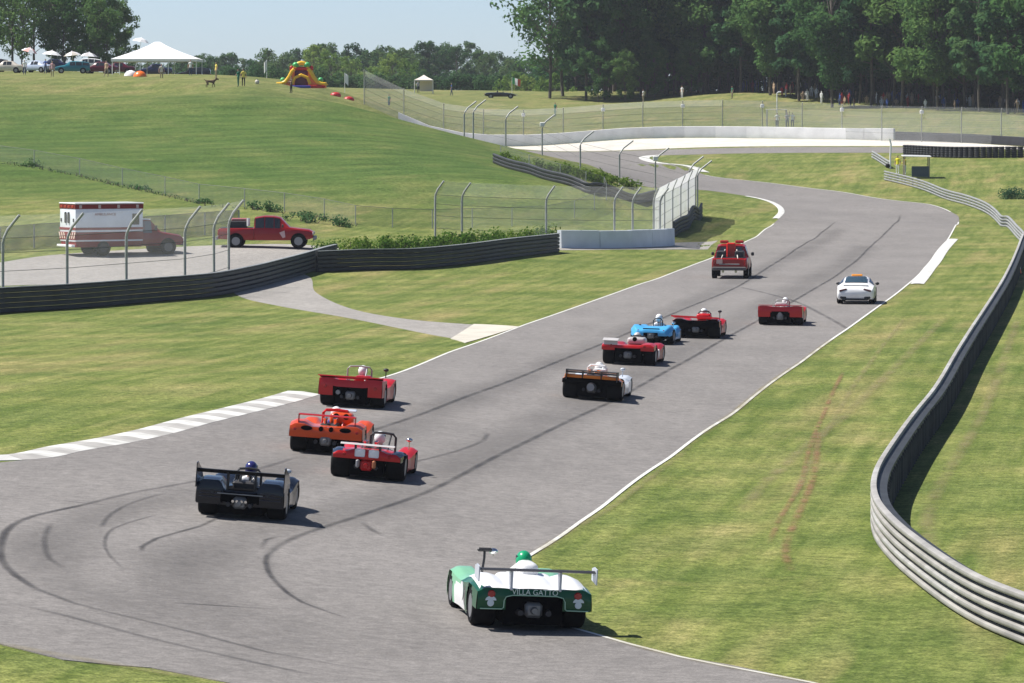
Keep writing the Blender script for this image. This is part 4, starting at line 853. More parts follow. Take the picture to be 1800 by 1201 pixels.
SCREEN = mat('perspex', (.75, .8, .82), .05, 0, alpha=(.28, 1, .9))
def windscreen(car, x, y, w_, d_, z0, hh):
    mb = MB(); n = 14; vs_ = []
    for i in range(n + 1):
        a = math.pi * (.02 + .96 * i / n); cx, cy = math.cos(a) * w_, math.sin(a) * d_
        vs_ += [(x + cx, y + cy, z0), (x + cx * .93, y + cy * .86, z0 + hh * (.55 + .45 * math.sin(a)))]
    mb.add(vs_, [(2 * i, 2 * i + 2, 2 * i + 3, 2 * i + 1) for i in range(n)]); mb.build('windscreen', SCREEN, car, 60)
def mirror(car, x, y, z, m, stalk=.2):
    mb = MB(); mb.tube([(x, y, z - stalk), (x, y, z)], .016, 6); mb.sphere((x, y, z + .04), .07, 0, 12, (1.2, .8, .75)); mb.build('mirror', m, car)
def trumpets(car, y, z, m=CHROME, n=4):
    e = MB().box((0, y, z - .1), (.5, .52, .2), .04).build('engine', DARK, car)
    for s in (-1, 1):
        for k in range(n): MB().lathe([(z, .03), (z + .1, .035), (z + .14, .055)], 10, 'z', (s * .13, y - .19 + k * .127, 0), caps=False).build('intake_trumpet', m, e)
def lamp_pair(car, x, y, z, m, r=.055):
    for s in (-1, 1): MB().lathe([(y - .015, r * .8), (y, r), (y + .04, r)], 14, 'y', (s * x, 0, z)).build('tail_light', m, car)
def text_mesh(txt, size, m, parent, loc, rot, name='lettering', shear=0, sx=1):
    cu = bpy.data.curves.new('t', 'FONT'); cu.body = txt; cu.size = size; cu.align_x = 'CENTER'; cu.align_y = 'CENTER'; cu.extrude = .002; cu.shear = shear; cu.resolution_u = 3
    o = bpy.data.objects.new('t', cu); col.objects.link(o); dg = bpy.context.evaluated_depsgraph_get(); dg.update(); me = bpy.data.meshes.new_from_object(o.evaluated_get(dg)); bpy.data.objects.remove(o); bpy.data.curves.remove(cu)
    me.materials.clear(); me.materials.append(m); q = link_mesh(name, me, parent); q.location = loc; q.rotation_euler = rot; q.scale = (sx, 1, 1); return q
def P(**k): d = dict(BASE); d.update(k); return d
def one(*_): return 0
GREEN = paint('deep_green', (.004, .080, .030)); PALEG = paint('pale_green', (.20, .46, .28)); BLACKP = paint('black_blue', (.006, .008, .014), .2); ORANGE = paint('orange_red', (.62, .07, .008)); RED = paint('red', (.48, .012, .014)); MAROON = paint('crimson', (.34, .012, .018))
ORNG = paint('orange', (.70, .19, .015)); SILV = paint('silver_blue', (.52, .56, .62)); SKYB = paint('sky_blue', (.07, .36, .68)); GREYW = paint('pale_grey', (.5, .48, .47)); SUITW = mat('white_suit', (.7, .7, .72), .8); SUITB = mat('blue_suit', (.04, .05, .25), .8); SUITR = mat('red_suit', (.35, .02, .02), .8); MIDN = mat('navy_gloss', (.02, .02, .12), .2, coat=.5)
# 1 -- green and white car in the foreground
c1 = car_frame('race_car', 936, 1112, -9.5, 2.05, 'green and white low race car nearest the camera with a wide rear wing')
p1 = P(tail_m=GREEN, tail_z=.36, opening=(.50, .2, .60), width=[(-2, .98), (-1.2, 1.0), (-.3, .93), (.4, .92), (1.2, .97), (1.7, .93), (2.0, .8)], fender=[(-2, .72), (-1.5, .77), (-1.1, .78), (-.6, .72), (0, .66), (.6, .66), (1.0, .72), (1.3, .74), (1.7, .6), (2.0, .34)], center=[(-2, .71), (-1.2, .80), (-.6, .86), (-.2, .74), (.8, .60), (1.4, .48), (2.0, .34)], f0=.4, f1=.62, cockpit=(.12, .12, .36, .46), rf=.31)
def reg1(x, y, z): return 1 if (abs(x) < .72 and y < .3) or (abs(x) < .3) or (-.4 < y < .75 and z < .5) else (2 if y > .2 else 0)
c1.scale = (1.07, 1.07, 1.07)
zt1, _ = race_body(c1, p1, [GREEN, WHITEP, PALEG], reg1)
ec = MB(); nn_ = 19; rows_ = [(-1.95, .728, .03), (-1.85, .765, .045), (-1.6, .80, .05), (-1.25, .835, .06), (-.9, .86, .07), (-.6, .84, .06)]
ec.add([(u * .93, y, z - .085 * abs(u) ** 3 + k_ * math.exp(-((abs(u) - .78) / .16) ** 2) * (1.2 if y < -.9 else .6) - .05 * math.exp(-((abs(u) - .45) / .14) ** 2)) for y, z, k_ in rows_ for u in np.linspace(-1, 1, nn_)], [(i * nn_ + j, i * nn_ + j + 1, (i + 1) * nn_ + j + 1, (i + 1) * nn_ + j) for i in range(len(rows_) - 1) for j in range(nn_ - 1)]); ec.build('engine_cover', WHITEP, c1, 60)
MB().box((.08, -.62, .90), (.34, .62, .30), .12, seg=3).build('headrest_fairing', WHITEP, c1)
rear_wing(c1, -2.02, 1.03, 1.0, .30, DARK, [(-.2, -.18), (.24, -.14), (.24, .06), (.05, .10), (-.2, .08)], SILV, (-.42, .42), SILV, .1, .72)
PIN = mat('pinstripe', (.40, .62, .48), .5)
pl = MB()
for s in (-1, 1): pl.tube([(0, -1.995, .615), (s * .38, -1.995, .612), (s * .49, -1.995, .585), (s * .525, -1.995, .52), (s * .53, -1.995, .40), (s * .56, -1.995, .375), (s * .93, -1.985, .372)], .009, 6)
pl.build('pinstripe', PIN, c1)
for s in (-1, 1):
    MB().lathe([(-2.005, .05), (-1.99, .065), (-1.96, .065)], 16, 'y', (s * .745, 0, .625)).build('tail_light', REDLIGHT, c1)
    em = MB(); em.lathe([(-2.0, .055), (-1.985, .06)], 16, 'y', (s * .755, 0, .47)); em.add([(s * .755 + .095 * math.cos(a), -1.998, .515 + .075 * math.sin(a)) for a in np.linspace(0, math.pi, 13)], [tuple(range(13))]); em.build('emblem', mat('emblem_white', (.62, .70, .74), .5), c1, None)
text_mesh('VILLA GATTO', .135, mat('lettering_pale', (.62, .74, .68), .5), c1, (.0, -2.004, .668), (R(90), 0, 0), 'lettering', 0, .95)
MB().tube([(-.62, -.1, .76), (-.58, -.05, 1.02), (-.58, -.05, 1.14)], .022, 8).build('mirror_stalk', DARK, c1)
mm = MB(); mm.box((-.58, -.05, 1.165), (.26, .06, .07), .025); mm.build('mirror', DARK, c1); mirror(c1, -.42, 0, 1.1, CHROME, .05)
windscreen(c1, .12, .2, .42, .4, .62, .16)
for s in (-1, 1): MB().lathe([(s * .985, .16), (s * 1.0, .17)] if s > 0 else [(s * 1.0, .17), (s * .985, .16)], 20, 'x', (0, -.35, .47)).build('number_roundel', WHITEP, c1)
driver(c1, Vector((.12, .12, .28)), paint('helmet_green', (.01, .30, .13)), SUITW, 'driver with green helmet in the green and white race car')
# 2 -- black car with tall fins
c2 = car_frame('race_car', 419, 915, 3.5, 1.95, 'glossy black race car with a full width wing between tall fins')
p2 = P(tail_m=BLACKP, tail_z=.30, opening=(.40, .36, .60), center=[(-2, .62), (-1.2, .60), (-.5, .62), (0, .58), (.8, .54), (1.4, .45), (2, .3)], width=[(-2, .95), (-1.2, .98), (-.3, .9), (.4, .88), (1.2, .94), (1.7, .9), (2.0, .75)], fender=[(-2, .82), (-1.6, .86), (-1.2, .86), (-.7, .72), (-.2, .55), (.5, .55), (.9, .68), (1.25, .74), (1.6, .6), (2, .32)], f0=.34, f1=.5)
race_body(c2, p2, [BLACKP], one)
rear_wing(c2, -1.86, 1.0, .95, .34, mat('matt_black', (.012, .012, .013), .5), [(-.28, -.34), (.9, -.22), (.55, .0), (.1, .12), (-.1, .2), (-.28, .19)], BLACKP, (-.3, .3), DARK, .35, .62)
trumpets(c2, -1.15, .78); roll_bar(c2, 0, -.55, .55, .6, 1.0)
lg = MB().box((0, -1.99, .55), (1.0, .03, .02), .004).build('tail_trim', STEELD, c2); lamp_pair(c2, .6, -1.985, .56, DARK)
for s in (-1, 1):
    for k in range(3): MB().box((s * .66, -1.985, .46 + k * .07), (.46, .02, .012), .004).build('vent_slat', mat('slat_blue', (.03, .035, .06), .3), c2)
for x in (-.14, -.05, .05, .14): MB().tube([(x, -1.8, .42), (x, -2.05, .40)], .032, 8).build('exhaust_tip', CHROME, c2)
mirror(c2, .72, .75, .84, SILV); windscreen(c2, 0, .1, .45, .42, .58, .15); driver(c2, Vector((0, -.02, .24)), MIDN, SUITW, 'driver with dark blue helmet in the black race car')
# 3 -- orange red car with four vents
c3 = car_frame('race_car', 570, 801, 4, 1.9, 'orange red race car with four black vents across its tail')
p3 = P(tail_m=ORANGE, tail_z=.42, opening=None, tail=-1.9)
race_body(c3, p3, [ORANGE], one)
for x, wd_ in ((-.5, .3), (-.13, .12), (.13, .12), (.5, .3)): MB().lathe([(-1.945, wd_ * .46), (-1.93, wd_ * .5), (-1.9, wd_ * .5)], 18, 'y').build('tail_vent', DARKER, c3).matrix_basis = Matrix.Translation((x, 0, .66)) @ Matrix.Diagonal((1, 1, .42 if wd_ > .2 else 1.1, 1))
rear_wing(c3, -1.75, .98, .72, .2, MAROON, [(-.1, -.24), (.1, -.24), (.12, .03), (-.1, .03)], RED, (), RED, .1)
trumpets(c3, -.95, .74); roll_bar(c3, .1, -.45, .7, .62, 1.06, RED, .04); windscreen(c3, 0, .1, .5, .45, .58, .22)
MB().box((.3, -.1, 1.04), (.55, .28, .03), .012, rot=(.1, 0, 0)).build('screen_hoop', SILV, c3); MB().box((.25, -.5, .84), (.62, .5, .34), .12, seg=3).build('headrest_fairing', ORANGE, c3)
for s in (-1, 1): MB().lathe([(0, .07), (.03, .08)], 14, 'y', (.25 + s * .13, -.78, .92)).build('air_scoop', DARKER, c3)
lamp_pair(c3, .8, -1.93, .62, REDLIGHT, .04); driver(c3, Vector((.05, -.02, .24)), WHITEP, SUITB, 'driver in the orange red race car')
# 4 -- red car with two white squares
c4 = car_frame('race_car', 641, 846, 5, 1.9, 'dark red race car with two white squares on its tail and a roll hoop')
p4 = P(tail_m=RED, tail_z=.50, opening=(.3, .3, .5), tail=-1.85, width=[(-2, .80), (-1.6, .86), (-1.2, .93), (-.3, .84), (.4, .82), (1.2, .93), (1.7, .85), (2.0, .7)], fender=[(-2, .66), (-1.5, .72), (-1.2, .72), (-.7, .62), (0, .5), (.5, .5), (.9, .6), (1.25, .66), (1.6, .5), (2, .3)], center=[(-2, .74), (-1.2, .74), (-.5, .66), (0, .58), (.8, .5), (1.4, .42), (2, .28)], wr=.46, axles=(-1.25, 1.2), rr=.35, gear_m=RED)
race_body(c4, p4, [RED, BLACKP], lambda x, y, z: 1 if y < -1.0 and abs(x) > .6 else 0)
for x in (-.17, .17): MB().box((x, -1.885, .655), (.25, .02, .19), .03, seg=2).build('white_square', WHITEP, c4)
rear_wing(c4, -1.78, .84, .66, .22, GREYW, None, None, (-.3, .3), DARK, .06, .7)
roll_bar(c4, .22, -.5, .62, .6, 1.08, DARK, .03, .8); mirror(c4, .74, .7, .82, CHROME, .2); windscreen(c4, .05, .1, .42, .4, .54, .16); driver(c4, Vector((.1, -.02, .2)), WHITEP, SUITW, 'driver in the dark red car with white tail squares'); trumpets(c4, -1.1, .76); lamp_pair(c4, .55, -1.88, .6, REDLIGHT, .04)
for s in (-1, 1): MB().box((s * .2, -1.95, .4), (.09, .1, .2), .03).build('oil_catch_tank', ALLOY if s < 0 else mat('copper', (.4, .16, .08), .4, .6), c4)
# 5 -- red car on the inside, upswept tail
c5 = car_frame('race_car', 614, 718, 6, 1.95, 'bright red race car with an upswept tail by the striped kerb')
p5 = P(tail_m=RED, tail_z=.34, opening=(.5, .3, .60), center=[(-2, .82), (-1.5, .74), (-.9, .70), (0, .6), (.8, .55), (1.4, .45), (2, .3)], fender=[(-2, .86), (-1.6, .84), (-1.2, .84), (-.7, .7), (-.2, .54), (.5, .54), (.9, .66), (1.25, .72), (1.6, .58), (2, .31)], crown=.03)
race_body(c5, p5, [RED], one)
MB().add([(-.97, -1.98, .93), (.97, -1.98, .93), (.93, -1.74, .83), (-.93, -1.74, .83), (-.97, -2.0, .90), (.97, -2.0, .90)], [(0, 1, 2, 3), (4, 5, 1, 0)]).build('tail_spoiler', MAROON, c5, None)
roll_bar(c5, .05, -.5, .72, .62, 1.14, STEELD, .025); mirror(c5, .68, .7, .95, DARK); windscreen(c5, .1, .1, .5, .45, .58, .2); driver(c5, Vector((.1, -.02, .26)), WHITEP, SUITR, 'driver with white helmet in the bright red car by the kerb'); MB().lathe([(-2.0, .065), (-1.9, .07)], 14, 'y', (-.36, 0, .44)).build('exhaust_tip', ALLOY, c5)
lamp_pair(c5, .74, -1.985, .6, REDLIGHT, .05); MB().box((.2, -.55, .78), (.5, .5, .2), .08, seg=2).build('headrest_fairing', MAROON, c5)
# 6 -- orange and silver car
c6 = car_frame('race_car', 1037, 705, 8.5, 1.9, 'orange and silver race car with wide black rear tyres alone in mid track')
p6 = P(tail_m=DARKER, tail_z=.50, opening=None, tail=-1.75, fender=[(-2, .70), (-1.2, .72), (-.7, .62), (0, .52), (.5, .52), (.9, .64), (1.25, .70), (1.6, .55), (2, .3)], center=[(-2, .72), (-1.2, .74), (-.5, .74), (0, .62), (.8, .55), (1.4, .45), (2, .3)], wr=.50, rr=.36)
race_body(c6, p6, [DARK, SILV, ORNG], lambda x, y, z: 1 if y > -.35 else 2)
rear_wing(c6, -1.80, .90, .80, .26, mat('wing_black', (.015, .015, .015), .5), [(-.2, -.28), (.3, -.28), (.3, .03), (-.2, .05)], mat('wing_end_black', (.02, .02, .02), .5), (-.3, .3), DARK, .12, .7)
MB().box((0, -1.93, .865), (1.6, .02, .05), .004).build('wing_flap', DARK, c6); MB().box((0, -1.79, .735), (1.74, .08, .11), .03, seg=2).build('tail_lip', ORNG, c6)
roll_bar(c6, 0, -.55, .6, .62, 1.05, WHITEP, .035); windscreen(c6, 0, .05, .45, .42, .6, .2); driver(c6, Vector((0, -.02, .24)), WHITEP, SUITW, 'driver with white helmet in the orange and silver car'); MB().box((.1, -.6, .88), (.4, .4, .14), .05, seg=2).build('headrest_fairing', WHITEP, c6)
MB().lathe([(-1.98, .12), (-1.8, .15)], 16, 'y', (0, 0, .42)).build('air_box', ALLOY, c6); trumpets(c6, -1.2, .8); mirror(c6, .66, .75, .85, SILV)
for s in (-1, 1): MB().box((s * .955, .45, .38), (.02, .5, .34), .005).build('side_number_panel', WHITEP, c6)
# 7 -- crimson car with grey tail fin
c7 = car_frame('race_car', 1102, 643, 9.5, 1.9, 'crimson race car with a pale grey tail flap behind the blue car')
p7 = P(tail_m=RED, tail_z=.52, opening=(.45, .4, .6), tail=-1.85, fender=[(-2, .74), (-1.5, .80), (-1.2, .80), (-.7, .68), (0, .52), (.5, .52), (.9, .64), (1.25, .7), (1.6, .55), (2, .3)])
race_body(c7, p7, [MAROON, RED], lambda x, y, z: 1 if y < -1 else 0)
MB().box((-.62, -1.86, .90), (.56, .3, .02), .006, rot=(.25, 0, 0)).build('tail_flap', GREYW, c7); MB().box((-.62, -1.86, .80), (.5, .02, .18), .004).build('flap_mount', GREYW, c7)
MB().box((.15, -.55, .82), (.66, .6, .26), .1, seg=3).build('headrest_fairing', GREYW, c7); MB().lathe([(0, .07), (.05, .09)], 14, 'y', (.1, -.87, .88)).build('air_scoop', DARKER, c7)
roll_bar(c7, .15, -.45, .5, .62, 1.0, DARK); windscreen(c7, .1, .1, .45, .42, .58, .2); driver(c7, Vector((.1, -.02, .22)), GREYW, SUITR, 'driver in the crimson race car behind the blue car'); lamp_pair(c7, .6, -1.88, .68, REDLIGHT, .05)
for s in (-1, 1): MB().lathe([(s * .9, .15), (s * .93, .16)] if s > 0 else [(s * .93, .16), (s * .9, .15)], 18, 'x', (0, -.3, .38)).build('number_roundel', WHITEP, c7)
# 8 -- sky blue car, rounded, no wing
c8 = car_frame('race_car', 1143, 607, 9, 1.85, 'small rounded sky blue race car with its helmeted driver showing')
p8 = P(tail_m=SKYB, tail_z=.34, opening=(.3, .3, .46), tail=-1.8, nose=1.8, width=[(-1.8, .62), (-1.5, .80), (-1.1, .86), (-.3, .80), (.4, .78), (1.0, .86), (1.5, .8), (1.8, .55)], fender=[(-1.8, .52), (-1.5, .70), (-1.1, .76), (-.6, .64), (0, .5), (.5, .5), (.85, .62), (1.1, .66), (1.5, .5), (1.8, .28)], center=[(-1.8, .56), (-1.4, .68), (-1, .70), (-.5, .66), (0, .56), (.8, .5), (1.4, .4), (1.8, .27)], axles=(-1.1, 1.1), rr=.32, rf=.3, wr=.28, wf=.22, crown=.16)
race_body(c8, p8, [SKYB], one)
for s in (-1, 1): MB().sphere((s * .5, -1.25, .745), .045, 0, 10, (1, 1.4, .6)).build('fuel_cap', DARK, c8)
windscreen(c8, .1, .05, .4, .4, .55, .18); driver(c8, Vector((.12, -.05, .24)), WHITEP, SUITW, 'driver with white helmet in the sky blue race car'); roll_bar(c8, .12, -.5, .36, .6, .98, DARK, .022); lamp_pair(c8, .5, -1.76, .54, REDLIGHT, .04); mirror(c8, .6, .6, .72, CHROME, .12)
# 9 -- red car with dark open back
c9 = car_frame('race_car', 1222, 596, 8.5, 1.9, 'red race car with a black open back just ahead of the blue car')
p9 = P(tail_m=DARKER, tail_z=.42, opening=None, tail=-1.8, center=[(-2, .72), (-1.2, .7), (-.5, .66), (0, .6), (.8, .55), (1.4, .45), (2, .3)], fender=[(-2, .76), (-1.2, .78), (-.7, .68), (0, .52), (.5, .52), (.9, .64), (1.25, .7), (1.6, .55), (2, .3)], wr=.48)
race_body(c9, p9, [RED], one)
MB().add([(-.98, -1.9, .92), (.94, -1.9, .86), (.92, -1.35, .79), (-.92, -1.35, .79), (-.98, -1.92, .86), (.94, -1.92, .80)], [(0, 1, 2, 3), (4, 5, 1, 0)]).build('tail_spoiler', RED, c9, None)
MB().box((.2, -.5, .82), (.6, .45, .24), .09, seg=3).build('headrest_fairing', RED, c9); roll_bar(c9, .2, -.35, .5, .62, 1.04, DARK); windscreen(c9, .1, .1, .45, .42, .58, .2); driver(c9, Vector((.15, .02, .25)), WHITEP, SUITR, 'driver in the red car with the black open back'); mirror(c9, .72, .6, .95, DARK, .3)
MB().box((.93, -1.2, .42), (.03, .12, .4), .01).build('mud_flap', WHITEP, c9)
# 10 -- red car far ahead, alone
c10 = car_frame('race_car', 1371, 573, 7.5, 1.9, 'red race car with a broad flat tail behind the white sports car')
p10 = P(tail_m=RED, tail_z=.36, opening=(.42, .3, .58), crown=.03, center=[(-2, .80), (-1.4, .76), (-.5, .66), (0, .6), (.8, .55), (1.4, .45), (2, .3)], fender=[(-2, .84), (-1.6, .82), (-1.2, .8), (-.7, .68), (0, .52), (.5, .52), (.9, .64), (1.25, .7), (1.6, .55), (2, .3)])
race_body(c10, p10, [RED], one)
roll_bar(c10, 0, -.5, .6, .62, 1.05, STEELD); windscreen(c10, 0, .1, .5, .45, .58, .2); driver(c10, Vector((.1, -.02, .24)), WHITEP, SUITW, 'driver in the red race car behind the white sports car'); MB().box((-.05, -.6, .84), (.5, .4, .16), .06, seg=2).build('headrest_fairing', GREYW, c10); MB().lathe([(-2.05, .09), (-1.9, .1)], 14, 'y', (0, 0, .46)).build('exhaust_tip', ALLOY, c10)
MB().box((0, -1.9, .86), (1.86, .16, .025), .008).build('tail_spoiler', MAROON, c10)
# ------------------------------------------------------------------ road vehicles
def loft_car(root, st, m, name='body', cap=True):
    """st: stations (y, half width, sill z, belt z, top z, top half width)"""
    mb = MB(); rings = []
    def ring(y, w_, zs, zb, zt, wt):
        hp = [(w_ * .55, zs), (w_ * .93, zs + .02), (w_, zs + .14), (w_ * 1.0, (zs + zb) / 2 + .08), (w_ * .97, zb), (wt, zt - .05 if zt - zb > .12 else zt - .015), (wt * .82, zt), (wt * .4, zt + .012)]
        return [(x, y, z) for x, z in hp] + [(-x, y, z) for x, z in hp[::-1]]
    for s_ in st: rings.append(ring(*s_))
    n = 16; mb.add([p for r_ in rings for p in r_], [(i * n + k, i * n + (k + 1) % n, (i + 1) * n + (k + 1) % n, (i + 1) * n + k) for i in range(len(rings) - 1) for k in range(n)] + [tuple(range(n)), tuple((len(rings) - 1) * n + k for k in range(n))[::-1]])
    b = bmesh.new(); me = mb.mesh(name, m, 38); b.from_mesh(me); bmesh.ops.recalc_face_normals(b, faces=b.faces); b.to_mesh(me); b.free(); me.set_sharp_from_angle(angle=R(38))
    link_mesh(name, me, root); return rings
def patch(root, name, q, m, inset=.08, off=.012):
    """a pane set just proud of four corner points"""
    q = [Vector(p) for p in q]; c = sum(q, Vector()) / 4; nn = (q[1] - q[0]).cross(q[3] - q[0]).normalized()
    if nn.dot(Vector((c.x, c.y * .6, .35 if abs(c.x) < .2 else .05))) < 0: nn = -nn
    q = [p.lerp(c, inset) + nn * off for p in q]; e = [p - nn * .03 for p in q]; mb = MB(); mb.add(q + e, [(0, 1, 2, 3), (0, 4, 5, 1), (1, 5, 6, 2), (2, 6, 7, 3), (3, 7, 4, 0)]); return mb.build(name, m, root, None)
def arches(root, ys, w_, r, m=DARKER):
    for y in ys:
        for s in (-1, 1):
            MB().lathe([(s * (w_ - .25), r * 1.16), (s * (w_ + .004), r * 1.16)] if s > 0 else [(s * (w_ + .004), r * 1.16), (s * (w_ - .25), r * 1.16)], 22, 'x', (0, y, r + .02)).build('wheel_arch', m, root)
def sedan(name, label, loc, rz, m, L=4.4, W=.85, H=1.4, kind='sedan', cat='car', glass=GLASS, grp=None):
    o = empty(name, loc, (0, 0, rz)); k = L / 4.4; z = H / 1.4; b = .86 * z
    if kind == 'sedan': S = [(-2.2, .9, .45, .72, .80, .75), (-2.0, 1, .3, .85, .93, .8), (-1.35, 1, .26, .88, .96, .8), (-.75, 1, .25, .9, 1.36, .66), (-.1, 1, .25, .9, 1.42, .68), (.35, 1, .25, .88, 1.38, .66), (.95, 1, .25, .84, .94, .8), (1.5, 1, .26, .78, .86, .82), (2.0, .96, .3, .68, .74, .8), (2.2, .85, .42, .6, .62, .7)]
    elif kind == 'wagon': S = [(-2.15, .95, .4, .9, 1.0, .78), (-2.05, 1, .3, .92, 1.3, .68), (-1.2, 1, .26, .92, 1.42, .7), (-.4, 1, .25, .92, 1.45, .7), (.35, 1, .25, .9, 1.4, .68), (.95, 1, .25, .86, .96, .8), (1.5, 1, .26, .8, .88, .82), (2.0, .96, .3, .7, .76, .8), (2.2, .85, .42, .6, .62, .7)]
    else: S = [(-2.1, .88, .42, .62, .7, .7), (-1.9, .98, .3, .76, .82, .8), (-1.2, 1, .25, .82, .88, .82), (-.4, 1, .24, .8, .86, .82), (.3, 1, .24, .8, .85, .82), (1.0, 1, .25, .76, .82, .82), (1.6, .97, .28, .66, .72, .8), (2.1, .82, .4, .5, .52, .65)]
    st = [(y * k, W * a, zs * z, zb * z, zt * z, W * wt) for y, a, zs, zb, zt, wt in S]; rg = loft_car(o, st, m)
    if kind == 'open':
        MB().box((0, -.2 * k, .86 * z), (W * 1.3, 1.2 * k, .08), .03).build('interior', DARKER, o)
        patch(o, 'windscreen', [(-W * .7, .5, .84 * z), (W * .7, .5, .84 * z), (W * .62, .25, 1.2 * z), (-W * .62, .25, 1.2 * z)], GLASSL, .02)
        for s in (-1, 1): MB().box((s * .35, -.45, .98 * z), (.45, .14, .35), .05).build('seat', DARK, o)
    else:
        i0, i1 = (3, 5) if kind == 'sedan' else (1, 4)
        for a in range(i0, i1):
            for side in (0, 1):
                ix = (4, 5) if side == 0 else (11, 10); patch(o, 'side_window', [rg[a][ix[0]], rg[a + 1][ix[0]], rg[a + 1][ix[1]], rg[a][ix[1]]], glass, .1)
        f = i1; patch(o, 'windscreen', [rg[f + 1][5], rg[f + 1][10], rg[f][10], rg[f][5]], glass, .08); patch(o, 'rear_window', [rg[i0 - 1][5], rg[i0 - 1][10], rg[i0][10], rg[i0][5]], glass, .08)
    arches(o, (-1.3 * k, 1.35 * k), W, .31)
    for y in (-1.3 * k, 1.35 * k):
        for s in (-1, 1): wheel(o, s * (W - .09), y, .31, .2)
    for s in (-1, 1): MB().lathe([(2.17 * k, .08), (2.22 * k, .07)], 12, 'y', (s * W * .62, 0, .56 * z)).build('headlight', CHROME, o); MB().box((s * W * .72, -2.19 * k, .66 * z), (.22, .05, .12), .02).build('tail_light', REDLIGHT, o)
    MB().box((0, 2.2 * k, .4), (W * 1.7, .08, .12), .03).build('bumper', STEELD, o); MB().box((0, -2.21 * k, .4), (W * 1.7, .08, .12), .03).build('bumper', STEELD, o)
    return tag(o, label, cat, grp)
# white sports coupe leading the field
pc = car_frame('sports_car', 1503, 536, 7, 2.2, 'white sports coupe with an orange roof light leading the field', 'car')
pc.scale = (.95, .95, .95)
S = [(-2.22, .80, .40, .62, .66, .62), (-2.12, .88, .24, .74, .80, .70), (-1.85, .915, .2, .84, .90, .70), (-1.5, .93, .18, .88, .98, .66), (-1.1, .93, .18, .88, 1.12, .62), (-.6, .90, .17, .88, 1.25, .60), (-.1, .88, .17, .88, 1.30, .60), (.3, .88, .17, .86, 1.25, .58), (.7, .89, .17, .84, 1.0, .66), (.95, .9, .17, .82, .86, .74), (1.5, .9, .18, .70, .74, .76), (2.0, .84, .2, .56, .58, .66), (2.2, .7, .3, .46, .47, .5)]
rg = loft_car(pc, S, WHITEP)
rw = MB(); rw.add([(rg[a][k][0] * .86, rg[a][k][1] + dy, rg[a][k][2] + .085) for a, dy in ((3, .12), (4, 0), (5, -.06)) for k in (5, 6, 9, 10)], [(i * 4 + j, i * 4 + j + 1, i * 4 + j + 5, i * 4 + j + 4) for i in range(2) for j in range(3)]); rw.build('rear_window', mat('blue_glass', (.03, .06, .085), .08, coat=.3), pc); patch(pc, 'windscreen', [rg[9][5], rg[9][10], rg[7][10], rg[7][5]], GLASS, .06)
for a, b_ in ((4, 6), (6, 8)):
    for ix in ((4, 5), (11, 10)): patch(pc, 'side_window', [rg[a][ix[0]], rg[b_][ix[0]], rg[b_][ix[1]], rg[a][ix[1]]], GLASS, .1, .03)
arches(pc, (-1.2, 1.2), .9, .33)
for s in (-1, 1): wheel(pc, s * .80, -1.2, .33, .29); wheel(pc, s * .79, 1.2, .33, .24); MB().box((s * .60, -2.2, .70), (.40, .08, .10), .03, rot=(0, s * .22, s * -.2)).build('tail_light', mat('smoked_lens', (.07, .02, .025), .2, coat=.4), pc); MB().tube([(s * .55, -2.0, .26), (s * .55, -2.26, .26)], .06, 10).build('exhaust_tip', DARK, pc); MB().sphere((s * .98, .55, .93), .1, 0, 10, (1.1, .7, .75)).build('mirror', DARK, pc); MB().box((s * .6, -2.2, .33), (.3, .06, .13), .04).build('bumper_vent', DARK, pc)
MB().box((0, -1.82, .93), (1.25, .2, .03), .012, rot=(-.1, 0, 0)).build('tail_spoiler', WHITEP, pc); MB().box((0, -2.2, .50), (.52, .02, .17), .02).build('number_plate', mat('plate', (.55, .62, .62), .5), pc); MB().box((0, -2.17, .24), (1.3, .1, .1), .03).build('diffuser', DARK, pc)
MB().box((0, -.05, 1.37), (.55, .22, .10), .03).build('roof_light', mat('amber_lens', (.85, .32, .04), .25, coat=.4), pc)
